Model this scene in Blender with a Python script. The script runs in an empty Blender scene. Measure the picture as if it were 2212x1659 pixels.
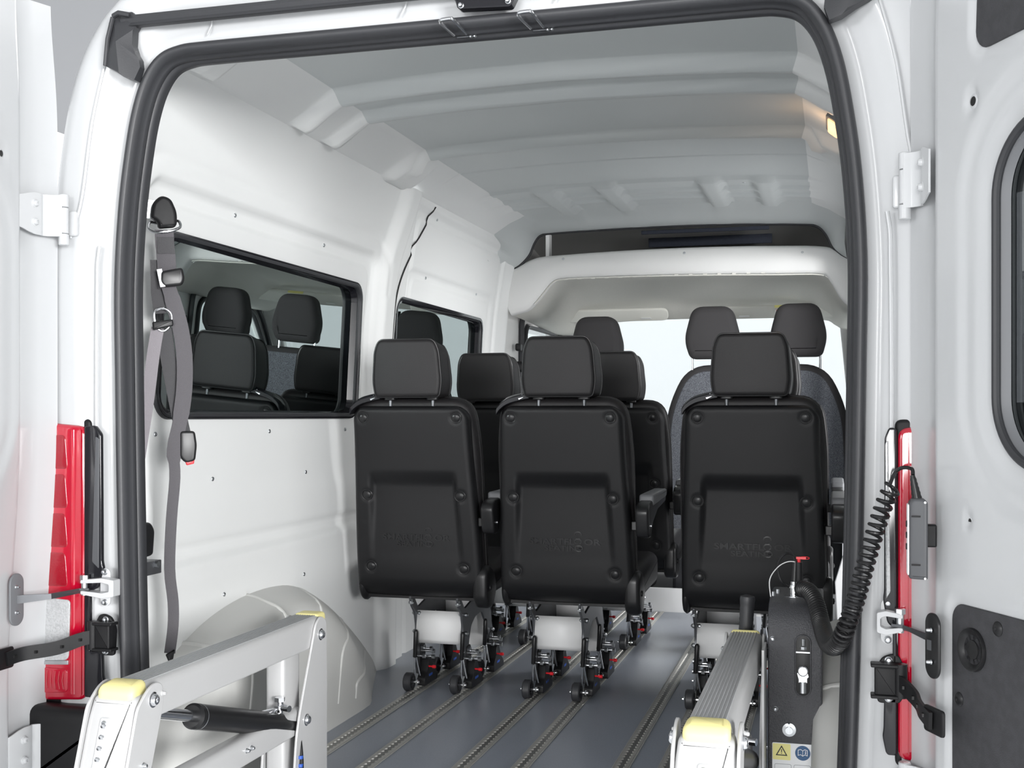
import bpy, bmesh, math, random
from mathutils import Vector, Matrix
random.seed(4)
PI = math.pi
S = bpy.context.scene
COL = S.collection

# ------------------------------------------------------------------ camera, light, exposure
CAM = (.76, -2.37, .95)
YAW = math.radians(15.3)
FPX = 2540.0
cd = bpy.data.cameras.new('camera'); cam = bpy.data.objects.new('camera', cd); COL.objects.link(cam)
cam.location = CAM; cam.rotation_euler = (PI/2, 0, YAW)
cd.sensor_width = 36; cd.lens = FPX/2212*36; cd.shift_y = 70.5/2212
cd.clip_start = .05; cd.clip_end = 200
S.camera = cam
vs = S.view_settings
vs.view_transform = 'Standard'; vs.look = 'None'; vs.gamma = 1; vs.use_curve_mapping = False
vs.exposure = 0.32

W = bpy.data.worlds.new('studio'); S.world = W; W.use_nodes = True
W.node_tree.nodes['Background'].inputs[0].default_value = (.96, .98, 1, 1)
W.node_tree.nodes['Background'].inputs[1].default_value = .50

def area(name, loc, target, sx, sy, power, color=(1, 1, 1)):
    l = bpy.data.lights.new(name, 'AREA'); l.shape = 'RECTANGLE'; l.size = sx; l.size_y = sy
    l.energy = power; l.color = color
    o = bpy.data.objects.new(name, l); COL.objects.link(o); o.location = loc
    o.rotation_euler = (Vector(target)-Vector(loc)).to_track_quat('-Z', 'Y').to_euler()
    return o
area('softbox_rear', (.6, -18, 2.0), (-.1, 2.0, 1.1), 6.0, 3.0, 1150)
area('fill_left', (-7.5, -9.5, 2.6), (.9, -.3, 1.1), 3.0, 2.5, 480)  # unseen fill light, added to brighten the right door and pillar
area('softbox_side', (9.2, -9.8, 1.9), (-.6, 1.0, 1.1), 4.0, 3.0, 1600)
area('softbox_sliding_door', (7.5, 2.9, 2.3), (-.3, 2.7, 1.15), 4.5, 3.0, 620)
area('fill_front', (-.6, 11.0, 4.1), (-.1, 3.4, 1.0), 6.5, 2.6, 360)  # unseen fill added ahead of the windscreen to lift the interior

# ------------------------------------------------------------------ materials
def mat(name, col, rough=.5, metal=0, bump=0, bscale=200, coat=0, spec=.5, var=0, vscale=30, col2=None, emis=0, trans=0, ior=1.45):
    m = bpy.data.materials.new(name); m.use_nodes = True
    nt = m.node_tree; b = nt.nodes['Principled BSDF']
    b.inputs['Base Color'].default_value = (*col, 1)
    b.inputs['Roughness'].default_value = rough; b.inputs['Metallic'].default_value = metal
    b.inputs['Specular IOR Level'].default_value = spec
    if coat: b.inputs['Coat Weight'].default_value = coat; b.inputs['Coat Roughness'].default_value = .06
    if trans: b.inputs['Transmission Weight'].default_value = trans; b.inputs['IOR'].default_value = ior
    if emis: b.inputs['Emission Color'].default_value = (*col, 1); b.inputs['Emission Strength'].default_value = emis
    if bump or var:
        tc = nt.nodes.new('ShaderNodeTexCoord')
        n = nt.nodes.new('ShaderNodeTexNoise'); n.inputs['Scale'].default_value = bscale; n.inputs['Detail'].default_value = 3
        nt.links.new(tc.outputs['Object'], n.inputs['Vector'])
        if bump:
            bp = nt.nodes.new('ShaderNodeBump'); bp.inputs['Strength'].default_value = bump; bp.inputs['Distance'].default_value = .002
            nt.links.new(n.outputs['Fac'], bp.inputs['Height']); nt.links.new(bp.outputs['Normal'], b.inputs['Normal'])
        if var:
            n2 = nt.nodes.new('ShaderNodeTexNoise'); n2.inputs['Scale'].default_value = vscale; n2.inputs['Detail'].default_value = 4
            nt.links.new(tc.outputs['Object'], n2.inputs['Vector'])
            mx = nt.nodes.new('ShaderNodeMix'); mx.data_type = 'RGBA'
            c2 = col2 or tuple(c*(1-var) for c in col)
            mx.inputs[6].default_value = (*col, 1); mx.inputs[7].default_value = (*c2, 1)
            mr = nt.nodes.new('ShaderNodeMapRange'); mr.inputs[1].default_value = .4; mr.inputs[2].default_value = .6
            nt.links.new(n2.outputs['Fac'], mr.inputs[0]); nt.links.new(mr.outputs[0], mx.inputs[0])
            nt.links.new(mx.outputs[2], b.inputs['Base Color'])
    return m

PAINT = mat('white_paint', (.54, .55, .56), .30, coat=.35)
PAINT2 = mat('white_hinge_paint', (.57, .58, .59), .35, coat=.2)
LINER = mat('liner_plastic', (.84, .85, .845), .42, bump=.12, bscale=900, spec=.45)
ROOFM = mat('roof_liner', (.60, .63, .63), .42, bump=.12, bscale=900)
LINER2 = mat('header_plastic', (.82, .82, .81), .5, bump=.1, bscale=900)
ARCHM = mat('arch_plastic', (.62, .62, .60), .42, bump=.08, bscale=900)
BEIGE = mat('beige_headliner', (.76, .75, .70), .9, bump=.3, bscale=700, var=.08, vscale=400)
VISOR = mat('visor_cloth', (.62, .62, .58), .85, bump=.2, bscale=600)
RUB = mat('black_rubber', (.035, .036, .04), .45, bump=.1, bscale=300)
RUBG = mat('grey_rubber', (.06, .062, .068), .5)
PLB = mat('black_plastic', (.009, .009, .010), .42, bump=.22, bscale=1600, spec=.30)
PLS = mat('satin_black', (.013, .013, .014), .33, spec=.4)
GLB = mat('gloss_black', (.012, .012, .015), .1)
LEA = mat('black_leatherette', (.014, .013, .014), .45, bump=.25, bscale=900, spec=.35)
CAR = mat('charcoal_cloth', (.075, .08, .095), .95, bump=.6, bscale=500, var=.5, vscale=260, col2=(.17, .18, .20))
CLO = mat('charcoal_headrest_cloth', (.045, .043, .045), .9, bump=.4, bscale=900)
GREYPL = mat('grey_pad', (.16, .165, .175), .5)
CHR = mat('chrome', (.8, .81, .83), .18, 1)
STEEL = mat('zinc_steel', (.62, .64, .66), .35, 1)
ALU = mat('aluminium_rail', (.60, .59, .56), .42, .55)
DARKM = mat('dark_steel', (.14, .145, .155), .4, .7)
SILV = mat('silver_paint', (.58, .58, .58), .38, .15, bump=.05, bscale=500)
SILVD = mat('silver_ribbed', (.50, .51, .52), .4, .3)
YEL = mat('pale_yellow_plastic', (.88, .80, .36), .45)
RED = mat('red_knob', (.75, .02, .03), .35)
REDL = mat('red_lens', (.46, .002, .022), .08, coat=1, spec=.7)
REDC = mat('deep_red_cell', (.30, .001, .012), .15, coat=1, bump=.5, bscale=250)
REDD = mat('dark_red_lens', (.42, .003, .015), .08, coat=1)
CLEAR = mat('clear_lens', (.52, .53, .54), .15, coat=1, bump=.9, bscale=260, var=.15, vscale=200)
LEDM = mat('led_lens', (.8, .82, .84), .1, .3, coat=1)
WEB = mat('seat_belt_webbing', (.075, .070, .078), .6, bump=.6, bscale=500)
WEBL = mat('light_webbing', (.26, .24, .26), .6, bump=.6, bscale=500)
WEBD = mat('dark_webbing', (.025, .024, .028), .55, bump=.4, bscale=500)
WHT = mat('white_cover', (.82, .82, .82), .45)
BLUE = mat('blue_label', (.03, .10, .45), .4)
STIW = mat('sticker_white', (.85, .86, .87), .4)
STIY = mat('sticker_yellow', (.86, .80, .30), .4)
STIB = mat('sticker_blue', (.02, .09, .22), .4)
INK = mat('ink_black', (.01, .01, .01), .5)
PUMPM = mat('textured_black', (.055, .056, .062), .42, bump=1.0, bscale=350)
DARKC = mat('dark_cab_interior', (.015, .016, .02), .7)
SHELF = mat('shelf_grey', (.42, .42, .41), .7, bump=.2)
VENTM = mat('vent_fabric', (.02, .025, .04), .8, bump=1.0, bscale=300)
DOORP = mat('dark_door_panel', (.05, .05, .055), .6, bump=.4, bscale=700, var=.2, vscale=60)
GREYH = mat('grey_remote', (.085, .088, .095), .42)
STUDW = mat('studio_white', (.86, .87, .88), .8)
STUDG = mat('studio_grey', (.22, .225, .235), .8)
LAMPM = mat('warm_lamp', (1, .55, .26), .3, emis=1.3)

def glass_mat(name, refl, tint, gcol=(.9, .95, .94)):
    m = bpy.data.materials.new(name); m.use_nodes = True; nt = m.node_tree; nt.nodes.clear()
    out = nt.nodes.new('ShaderNodeOutputMaterial'); mx = nt.nodes.new('ShaderNodeMixShader')
    tr = nt.nodes.new('ShaderNodeBsdfTransparent'); gl = nt.nodes.new('ShaderNodeBsdfGlossy')
    fr = nt.nodes.new('ShaderNodeFresnel'); ge = nt.nodes.new('ShaderNodeNewGeometry'); mr = nt.nodes.new('ShaderNodeMapRange')
    mr.inputs[3].default_value = refl; mr.inputs[4].default_value = 1/refl
    nt.links.new(ge.outputs['Backfacing'], mr.inputs[0]); nt.links.new(mr.outputs[0], fr.inputs[0])
    tr.inputs[0].default_value = (*tint, 1); gl.inputs[0].default_value = (*gcol, 1); gl.inputs['Roughness'].default_value = .0
    nt.links.new(fr.outputs[0], mx.inputs[0]); nt.links.new(tr.outputs[0], mx.inputs[1]); nt.links.new(gl.outputs[0], mx.inputs[2])
    nt.links.new(mx.outputs[0], out.inputs[0]); return m
TINT = glass_mat('privacy_glass', 7.0, (.02, .035, .033), (.86, .95, .94))
CLRG = glass_mat('clear_glass', 1.45, (.93, .95, .95))
REARG = glass_mat('rear_glass', 2.3, (.30, .31, .32))

def floor_mat():
    m = mat('speckled_vinyl', (.070, .080, .10), .30, bump=.15, bscale=500); nt = m.node_tree; b = nt.nodes['Principled BSDF']
    tc = nt.nodes.new('ShaderNodeTexCoord'); v = nt.nodes.new('ShaderNodeTexVoronoi'); v.inputs['Scale'].default_value = 170
    n = nt.nodes.new('ShaderNodeTexNoise'); n.inputs['Scale'].default_value = 260
    cr = nt.nodes.new('ShaderNodeValToRGB')
    cr.color_ramp.elements[0].position = .0; cr.color_ramp.elements[0].color = (.42, .45, .5, 1)
    cr.color_ramp.elements[1].position = .26; cr.color_ramp.elements[1].color = (.36, .39, .45, 1)
    mx = nt.nodes.new('ShaderNodeMix'); mx.data_type = 'RGBA'; mx.inputs[7].default_value = (.25, .275, .325, 1)
    nt.links.new(tc.outputs['Object'], v.inputs['Vector']); nt.links.new(tc.outputs['Object'], n.inputs['Vector'])
    nt.links.new(v.outputs['Distance'], cr.inputs[0]); nt.links.new(n.outputs['Fac'], mx.inputs[0])
    nt.links.new(cr.outputs[0], mx.inputs[6]); nt.links.new(mx.outputs[2], b.inputs['Base Color']); return m
FLOORM = floor_mat()

# ------------------------------------------------------------------ mesh helpers
WORG = {}
def empty(name, loc=(0, 0, 0), label=None, cat=None, group=None):
    o = bpy.data.objects.new(name, None); o.location = loc; COL.objects.link(o); WORG[o] = Vector(loc)
    o.empty_display_size = .05
    tag(o, label, cat, group); return o
def tag(o, label=None, cat=None, group=None, kind=None):
    for k, v in (('label', label), ('category', cat), ('group', group), ('kind', kind)):
        if v: o[k] = v
    return o

class MB:
    def __init__(s): s.v = []; s.f = []; s.m = []; s.cur = 0
    def add(s, vs, fs):
        b = len(s.v); s.v += [Vector(p) for p in vs]; s.f += [[i+b for i in f] for f in fs]; s.m += [s.cur]*len(fs); return s
    def box(s, c, d, R=None):
        c = Vector(c); vs = []
        for x in (-.5, .5):
            for y in (-.5, .5):
                for z in (-.5, .5):
                    p = Vector((x*d[0], y*d[1], z*d[2])); vs.append(c+(R @ p if R else p))
        return s.add(vs, [(0, 1, 3, 2), (4, 6, 7, 5), (0, 4, 5, 1), (2, 3, 7, 6), (0, 2, 6, 4), (1, 5, 7, 3)])
    def loft(s, loops, closed=True, cap=(True, True)):
        n = len(loops[0]); vs = [p for l in loops for p in l]; fs = []
        for i in range(len(loops)-1):
            for j in range(n if closed else n-1):
                k = (j+1) % n; fs.append((i*n+j, i*n+k, (i+1)*n+k, (i+1)*n+j))
        if cap[0]: fs.append(tuple(reversed(range(n))))
        if cap[1]: fs.append(tuple(range((len(loops)-1)*n, len(loops)*n)))
        return s.add(vs, fs)
    def prism(s, poly, f0, f1):
        return s.loft([[f0(*p) for p in poly], [f1(*p) for p in poly]])
    def pad(s, poly, fn, t0, t1, r, k=4):
        # outline poly extruded t0..t1 with rounded rims, fn(a,b,t)->point
        c = (sum(p[0] for p in poly)/len(poly), sum(p[1] for p in poly)/len(poly)); L = []
        sg = 1 if t1 > t0 else -1
        def ring(ins, t):
            q = inset(poly, ins); L.append([fn(a, b, t) for a, b in q])
        for i in range(k+1):
            a = PI/2*i/k; ring(r*(1-math.sin(a)), t0+sg*r*(1-math.cos(a)))
        for i in range(k+1):
            a = PI/2*(1-i/k); ring(r*(1-math.sin(a)), t1-sg*r*(1-math.cos(a)))
        return s.loft(L)
    def tube(s, pts, r, n=10, closed=False, flat=None):
        pts = [Vector(p) for p in pts]; N = len(pts); L = []
        rr = r if isinstance(r, (list, tuple)) else [r]*N
        up = None
        for i, p in enumerate(pts):
            a = pts[(i-1) % N] if (closed or i > 0) else p; b = pts[(i+1) % N] if (closed or i < N-1) else p
            t = (b-a).normalized()
            if up is None:
                up = t.orthogonal().normalized()
            up = (up-t*up.dot(t))
            up = up.normalized() if up.length > 1e-6 else t.orthogonal().normalized()
            w = t.cross(up)
            L.append([p+rr[i]*(math.cos(2*PI*j/n)*up+math.sin(2*PI*j/n)*w) for j in range(n)])
        if closed: L.append(L[0])
        return s.loft(L, cap=(not closed, not closed))
    def cyl(s, a, b, r, n=20, r2=None, bev=0):
        a = Vector(a); b = Vector(b); t = (b-a).normalized(); L = (b-a).length; r2 = r if r2 is None else r2
        if bev: return s.tube([a, a, a+t*bev, b-t*bev, b, b], [r*.01, r-bev, r, r2, r2-bev, r2*.01], n) if False else s._lathe(a, t, [(0, 0), (r-bev, 0), (r, bev), (r2, L-bev), (r2-bev, L), (0, L)], n)
        return s._lathe(a, t, [(0, 0), (r, 0), (r2, L), (0, L)], n)
    def _lathe(s, a, t, prof, n=24):
        t = Vector(t).normalized(); u = t.orthogonal().normalized(); w = t.cross(u); a = Vector(a); L = []
        for r, h in prof:
            r = max(r, 1e-5); L.append([a+t*h+r*(math.cos(2*PI*j/n)*u+math.sin(2*PI*j/n)*w) for j in range(n)])
        return s.loft(L, cap=(False, False))
    lathe = _lathe
    def ribbon(s, pts, wd, w, th=.0018):
        pts = [Vector(p) for p in pts]; L = []; N = len(pts)
        for i, p in enumerate(pts):
            t = (pts[min(i+1, N-1)]-pts[max(i-1, 0)]).normalized()
            d = Vector(wd[i] if isinstance(wd, list) else wd); d = (d-t*d.dot(t)).normalized(); n = t.cross(d)
            h = (w[i] if isinstance(w, list) else w)/2
            L.append([p-d*h-n*th, p+d*h-n*th, p+d*h+n*th, p-d*h+n*th])
        return s.loft(L)
    def grid(s, fn, us, vs, skip=None):
        nu, nv = len(us), len(vs); P = [fn(u, v) for v in vs for u in us]; F = []
        for j in range(nv-1):
            for i in range(nu-1):
                if skip and skip((us[i]+us[i+1])/2, (vs[j]+vs[j+1])/2): continue
                F.append((j*nu+i, j*nu+i+1, (j+1)*nu+i+1, (j+1)*nu+i))
        return s.add(P, F)
    def build(s, name, m, parent=None, bevel=0, seg=2, sharp=35, label=None, cat=None, group=None, kind=None, base=True, solid=0, subd=0):
        if parent is not None: org = WORG[parent]; loc = Vector((0, 0, 0))
        else:
            xs = [p.x for p in s.v]; ys = [p.y for p in s.v]; zs = [p.z for p in s.v]
            org = Vector(((min(xs)+max(xs))/2, (min(ys)+max(ys))/2, min(zs))); loc = org
        me = bpy.data.meshes.new(name)
        me.from_pydata([p-org for p in s.v], [], s.f)
        for mm in (m if isinstance(m, (list, tuple)) else [m]): me.materials.append(mm)
        bm = bmesh.new(); bm.from_mesh(me)
        if isinstance(m, (list, tuple)):
            bm.faces.ensure_lookup_table()
            for i, f in enumerate(bm.faces): f.material_index = s.m[i]
        bmesh.ops.remove_doubles(bm, verts=bm.verts, dist=1e-6)
        bmesh.ops.recalc_face_normals(bm, faces=bm.faces)
        for f in bm.faces: f.smooth = True
        ca = math.radians(sharp)
        for e in bm.edges:
            if len(e.link_faces) == 2 and e.calc_face_angle(0) > ca: e.smooth = False
        bm.to_mesh(me); bm.free()
        o = bpy.data.objects.new(name, me); COL.objects.link(o); o.location = loc
        if parent is not None: o.parent = parent
        WORG[o] = org
        if solid:
            q = o.modifiers.new('thickness', 'SOLIDIFY'); q.thickness = solid; q.offset = 0
        if subd:
            q = o.modifiers.new('smooth', 'SUBSURF'); q.levels = q.render_levels = subd
        if bevel:
            q = o.modifiers.new('edge', 'BEVEL'); q.width = bevel; q.segments = seg; q.limit_method = 'ANGLE'; q.angle_limit = math.radians(40); q.harden_normals = False
        return tag(o, label, cat, group, kind)

def inset(poly, d):
    if abs(d) < 1e-9: return list(poly)
    n = len(poly); A = sum(poly[i][0]*poly[(i+1) % n][1]-poly[(i+1) % n][0]*poly[i][1] for i in range(n)); sg = 1 if A > 0 else -1
    out = []
    for i in range(n):
        p0, p1, p2 = poly[i-1], poly[i], poly[(i+1) % n]
        a = Vector((p1[0]-p0[0], p1[1]-p0[1])); b = Vector((p2[0]-p1[0], p2[1]-p1[1]))
        if a.length < 1e-9: a = b
        if b.length < 1e-9: b = a
        a.normalize(); b.normalize()
        na = Vector((-a.y, a.x))*sg; nb = Vector((-b.y, b.x))*sg; m = (na+nb)
        if m.length < 1e-6: m = na
        m.normalize(); k = d/max(.35, m.dot(na)); out.append((p1[0]+m.x*k, p1[1]+m.y*k))
    return out
def rrect(w, h, r, n=6, cx=0, cy=0):
    P = []
    for (sx, sy, a0) in ((1, 1, 0), (-1, 1, 90), (-1, -1, 180), (1, -1, 270)):
        for i in range(n+1):
            a = math.radians(a0+90*i/n); P.append((cx+sx*(w/2-r)+r*math.cos(a), cy+sy*(h/2-r)+r*math.sin(a)))
    return P
def roundpoly(pts, r, n=5):
    out = []; N = len(pts)
    for i in range(N):
        p = Vector(pts[i]); a = Vector(pts[i-1]); b = Vector(pts[(i+1) % N]); rr = r[i] if isinstance(r, (list, tuple)) else r
        da = (a-p); db = (b-p); k = min(rr, da.length*.45, db.length*.45); pa = p+da.normalized()*k; pb = p+db.normalized()*k
        for j in range(n+1):
            t = j/n; q = pa*(1-t)**2+p*2*t*(1-t)+pb*t*t; out.append(tuple(q))
    return out
def smooth_pts(P, k=6, closed=False):
    P = [Vector(p) for p in P]; N = len(P); out = []
    for i in range(N if closed else N-1):
        g = (lambda j: P[j % N]) if closed else (lambda j: P[max(0, min(N-1, j))])
        p0, p1, p2, p3 = g(i-1), g(i), g(i+1), g(i+2)
        for s in range(k):
            t = s/k; out.append(.5*((2*p1)+(-p0+p2)*t+(2*p0-5*p1+4*p2-p3)*t*t+(-p0+3*p1-3*p2+p3)*t**3))
    if not closed: out.append(P[-1])
    return out
def ss(a, b, x):
    t = max(0, min(1, (x-a)/(b-a))); return t*t*(3-2*t)
def rng(a, b, step):
    n = max(1, round((b-a)/step)); return [a+(b-a)*i/n for i in range(n+1)]
def sdrr(x, y, x0, x1, y0, y1, r):
    qx = abs(x-(x0+x1)/2)-(x1-x0)/2+r; qy = abs(y-(y0+y1)/2)-(y1-y0)/2+r
    return math.hypot(max(qx, 0), max(qy, 0))+min(max(qx, qy), 0)-r
def text_mb(mb, s, size, fn, depth, font_sx=1.0, align='CENTER'):
    cu = bpy.data.curves.new('t', 'FONT'); cu.body = s; cu.size = size; cu.extrude = depth; cu.align_x = align; cu.offset = .0006; cu.resolution_u = 3
    o = bpy.data.objects.new('t', cu); COL.objects.link(o); bpy.context.view_layer.update()
    dg = bpy.context.evaluated_depsgraph_get(); me = o.evaluated_get(dg).to_mesh()
    mb.add([fn(v.co.x*font_sx, v.co.y, v.co.z) for v in me.vertices], [list(p.vertices) for p in me.polygons])
    o.evaluated_get(dg).to_mesh_clear(); bpy.data.objects.remove(o); bpy.data.curves.remove(cu)

def screw(parent, p, n, r=.0055, m=STEEL, name='screw'):
    n = Vector(n).normalized()
    return MB().lathe(Vector(p)-n*.002, n, [(0, 0), (r, 0), (r, .003), (r*.8, .0045), (r*.3, .005), (r*.28, .003), (0, .003)], 12).build(name, m, parent)
def bolt(parent, p, n, r=.012, name='bolt', m=CHR):
    n = Vector(n).normalized(); mb = MB()
    mb.lathe(Vector(p)-n*.001, n, [(0, 0), (r*1.3, 0), (r*1.3, .002), (r, .003), (r*.95, .007), (r*.75, .0095), (r*.4, .010), (r*.38, .006), (0, .006)], 18)
    return mb.build(name, m, parent)

# ------------------------------------------------------------------ studio around the van
mb = MB(); mb.box((0, 3, -.68), (24, 30, .06)); mb.build('floor', STUDW, kind='structure')
mb = MB(); mb.box((-5.6, 5, 1.35), (.1, 26, 4.0)); mb.build('wall_side', STUDW, kind='structure')
mb = MB(); mb.box((-5.62, 5, 4.4), (.1, 26, 2.1)); mb.build('wall_upper', STUDG, kind='structure')
mb = MB(); mb.box((0, 15, 2.0), (24, .1, 5.4)); mb.build('wall_end', STUDW, kind='structure')

# ------------------------------------------------------------------ van shell: rear frame
HALF = [(0, -.03), (.5, -.03), (.72, -.03), (.775, -.015), (.795, .04), (.80, .20), (.808, .45), (.815, .75), (.82, 1.05), (.822, 1.25), (.812, 1.42), (.795, 1.55), (.776, 1.645),
        (.750, 1.715), (.712, 1.763), (.660, 1.783), (.58, 1.787), (.3, 1.787), (0, 1.787)]
def opening():
    sm = [(p.x, p.y) for p in smooth_pts([(x, z, 0) for x, z in HALF], 5)]
    right = sm; left = [(-x, z) for x, z in reversed(sm)][1:-1]
    return right+left
OP = opening()
def oloop(e, y, yz=None):
    return [(x, y, z) for x, z in inset(OP, -e)]
body = MB()
body.loft([oloop(e, y) for e, y in ((-.022, .05), (-.02, .035), (-.012, .012), (.0, .0), (.020, .0), (.030, -.002), (.036, -.008), (.050, -.010), (.058, -.018), (.075, -.020), (.082, -.027),
                                    (.105, -.030), (.135, -.032), (.155, -.028), (.172, -.015), (.184, .005), (.190, .035), (.192, .25))], cap=(False, False))
BODY = body.build('wall_rear', PAINT, kind='structure', sharp=50)
# pressings and joint lines on the pillars
for s in (-1, 1):
    mb = MB()
    L = []
    for z in rng(.62, 1.30, .04):
        h = .862+.004*math.sin((z-.6)*4); L.append((s*h, -.026, z))
    L = [(s*.885, -.026, .50), (s*.872, -.027, .56)]+L+[(s*.858, -.026, 1.34)]
    mb.tube(smooth_pts(L, 3), .0045, 8); mb.build('pillar_crease', PAINT, BODY)
    mb = MB(); mb.tube(smooth_pts([(s*.93, -.033, 1.36), (s*.9, -.034, 1.45), (s*.875, -.032, 1.62), (s*.84, -.031, 1.76)], 5), .0035, 6); mb.build('pillar_crease', PAINT, BODY)
mb = MB()
for x in (-.58, .22, -.12): mb.tube([(x-.012, -.012, 1.805), (x, -.015, 1.823), (x+.006, -.022, 1.835)], .002, 6)
mb.build('header_crease', PAINT, BODY)

# door seals
SEAL = MB()
sec = [(.001, -.001), (.001, -.016), (-.001, -.026), (-.006, -.032), (-.013, -.034), (-.019, -.030), (-.022, -.022), (-.025, -.017), (-.024, -.008), (-.029, -.004), (-.031, .006),
       (-.029, .012), (-.034, .016), (-.036, .026), (-.034, .040), (-.022, .040), (-.018, .0), (-.004, -.001)]
SEAL.loft([oloop(e, y) for e, y in sec]+[oloop(*sec[0])], cap=(False, False))
SEAL.build('door_seal', RUB, label='ribbed black rubber seal running round the inner edge of the rear door opening', cat='door seal', sharp=60)
mb = MB()   # upper drip seal
topc = lambda x: 1.842+.0*x-.012*(x/.8)**2
xs = rng(-.79, .83, .04)
secu = [(-.030, .014), (-.044, .012), (-.050, .002), (-.046, -.006), (-.050, -.014), (-.040, -.017), (-.030, -.014)]
mb.loft([[(x, y, 1.842+.004*x*0+z) for y, z in secu] for x in xs])
US = mb.build('roof_edge_seal', RUB, label='straight black rubber strip above the door opening, under the roof edge', cat='rubber seal')
for s in (-1, 1):   # folded rubber corner covers
    q = [(.815, 1.866), (.765, 1.862), (.745, 1.838), (.757, 1.818), (.759, 1.785), (.752, 1.765), (.744, 1.752), (.742, 1.735), (.752, 1.705), (.775, 1.712), (.800, 1.728), (.833, 1.745), (.826, 1.80)]
    dy = [-.036, -.04, -.04, -.05, -.05, -.048, -.046, -.044, -.052, -.058, -.054, -.050, -.045]
    mb = MB(); L0 = [(s*x, d, z) for (x, z), d in zip(q, dy)]; L1 = [(s*x, -.026, z) for x, z in q]
    mb.loft([L1, L0], cap=(True, False))
    c = (s*.790, -.066, 1.79)
    b = len(mb.v); mb.v += [Vector(p) for p in L0]+[Vector(c), Vector((s*.785, -.062, 1.722))]
    n = len(q); 
    for i in range(n):
        j = (i+1) % n; ap = b+n+1 if i in (8, 9, 10) else b+n
        mb.f.append([b+i, b+j, ap]); mb.m.append(0)
    mb.f.append([b+8, b+n, b+n+1]); mb.m.append(0); mb.f.append([b+11, b+n+1, b+n]); mb.m.append(0)
    mb.tube([(s*.826, -.052, 1.742), (s*.818, -.055, 1.80), (s*.808, -.050, 1.85)], .005, 8)
    mb.tube([(s*.806, -.050, 1.853), (s*.79, -.055, 1.857), (s*.765, -.050, 1.852)], .006, 8)
    mb.build('corner_boot', RUB, label=('folded black rubber boot on the upper left corner of the door frame' if s < 0 else 'folded black rubber boot on the upper right corner of the door frame'),
             cat='rubber boot', group='rubber corner boots', sharp=25)
# latch box over the opening
L = empty('latch_plate', (.065, -.03, 1.795), 'shiny black latch plate with two screws above the middle of the opening', 'latch plate')
mb = MB(); mb.loft([[(x0, y, z) for x0, z in roundpoly([(.0, 1.822), (.008, 1.795), (.122, 1.790), (.135, 1.815)], .006)] for y in (-.024, -.05)])
mb.build('plate', GLB, L, bevel=.002)
mb = MB(); mb.box((.066, -.047, 1.819), (.136, .03, .006)); mb.build('lip', GLB, L, bevel=.002)
for x in (.016, .117): bolt(L, (x, -.05, 1.801), (0, -1, 0), .0048, 'screw', STEEL)
for i, x0 in enumerate((-.003, .164)):
    t = empty('door_striker', (x0, -.03, 1.752), 'bent chrome wire loop hanging at the top of the opening, '+('left of the two' if i == 0 else 'right of the two'), 'striker', 'chrome door strikers')
    mb = MB(); P = [(x0-.004, .02, 1.765-.003*i), (x0-.020, -.045, 1.766), (x0-.022, -.055, 1.7665), (x0-.019, -.060, 1.767), (x0+.004, -.062, 1.769), (x0+.009, -.058, 1.768), (x0+.023, .02, 1.764)]
    P = [(x0-.008, -.012, 1.754), (x0-.023, -.052, 1.766), (x0-.024, -.058, 1.769), (x0-.019, -.062, 1.771), (x0+.000, -.062, 1.772), (x0+.005, -.058, 1.770), (x0+.019, -.012, 1.754)]
    mb.tube(smooth_pts(P, 4), .0034, 10); mb.build('wire_loop', CHR, t)
    mb = MB(); mb.box((x0+.012, .020, 1.757), (.045, .024, .006)); mb.build('base_plate', DARKM, t, bevel=.002)
    for k in (0, 1): bolt(t, (x0+.024+.009*k, .004, 1.7535), (0, -1, -.3), .0025, 'screw', STEEL)

# ------------------------------------------------------------------ interior liner walls
WX = lambda z: .905 if z < 1.0 else .905-.088*((z-1.0)/.82)**2
def wall_disp(y, z):
    d = 0
    # rear section: two nested pressings around the window
    a = sdrr(y, z, .19, 1.72, .55, 1.56, .07); d -= .021*(1-ss(-.026, .0, a))
    b = sdrr(y, z, .24, 1.665, .60, 1.505, .06); d += .012*(1-ss(-.018, .0, b)); d -= .004*math.exp(-((a-.05)/.012)**2) if z > 1.4 else 0
    d += .016*(1-ss(.0, .7, z))*0
    low = ss(.78, .70, z); d += .010*low
    if y < 1.75 : d += .0
    # pillar between the sections
    py = 1.80+.03*ss(1.2, .4, z)+.12*ss(1.45, 1.85, z)
    d += .030*(ss(py-.11, py-.03, y)-ss(py+.04, py+.11, y))
    # sliding door section
    c = sdrr(y, z, 2.02, 3.34, -.2, 1.80, .06); d -= .018*(1-ss(-.028, .0, c)); c2 = sdrr(y, z, 2.07, 3.29, -.2, 1.755, .05); d += .010*(1-ss(-.016, .0, c2))
    e = sdrr(y, z, 2.06, 3.24, .70, 1.555, .05); d -= .012*(1-ss(-.02, .0, e)) ; e2 = sdrr(y, z, 2.10, 3.20, .72, 1.515, .04); d += .007*(1-ss(-.014, .0, e2))
    d += .006*math.exp(-((z-.36)/.012)**2)*(y > 1.95)
    # rear jamb
    d += .10*ss(.11, .02, y)
    d += .02*ss(3.34, 3.45, y)
    return d
def seam_y(z):   # dark gap between pillar liner and sliding door panel
    return 1.915+.06*ss(1.2, .4, z)*0+.30*ss(1.35, 1.86, z)**1.3
WINS = [(.29, 1.585, .957, 1.417, .055), (1.95, 3.10, .957, 1.412, .055)]
SLD = (2.03, 3.27, -.3, 1.74, .07)   # open sliding door in the right wall
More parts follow.
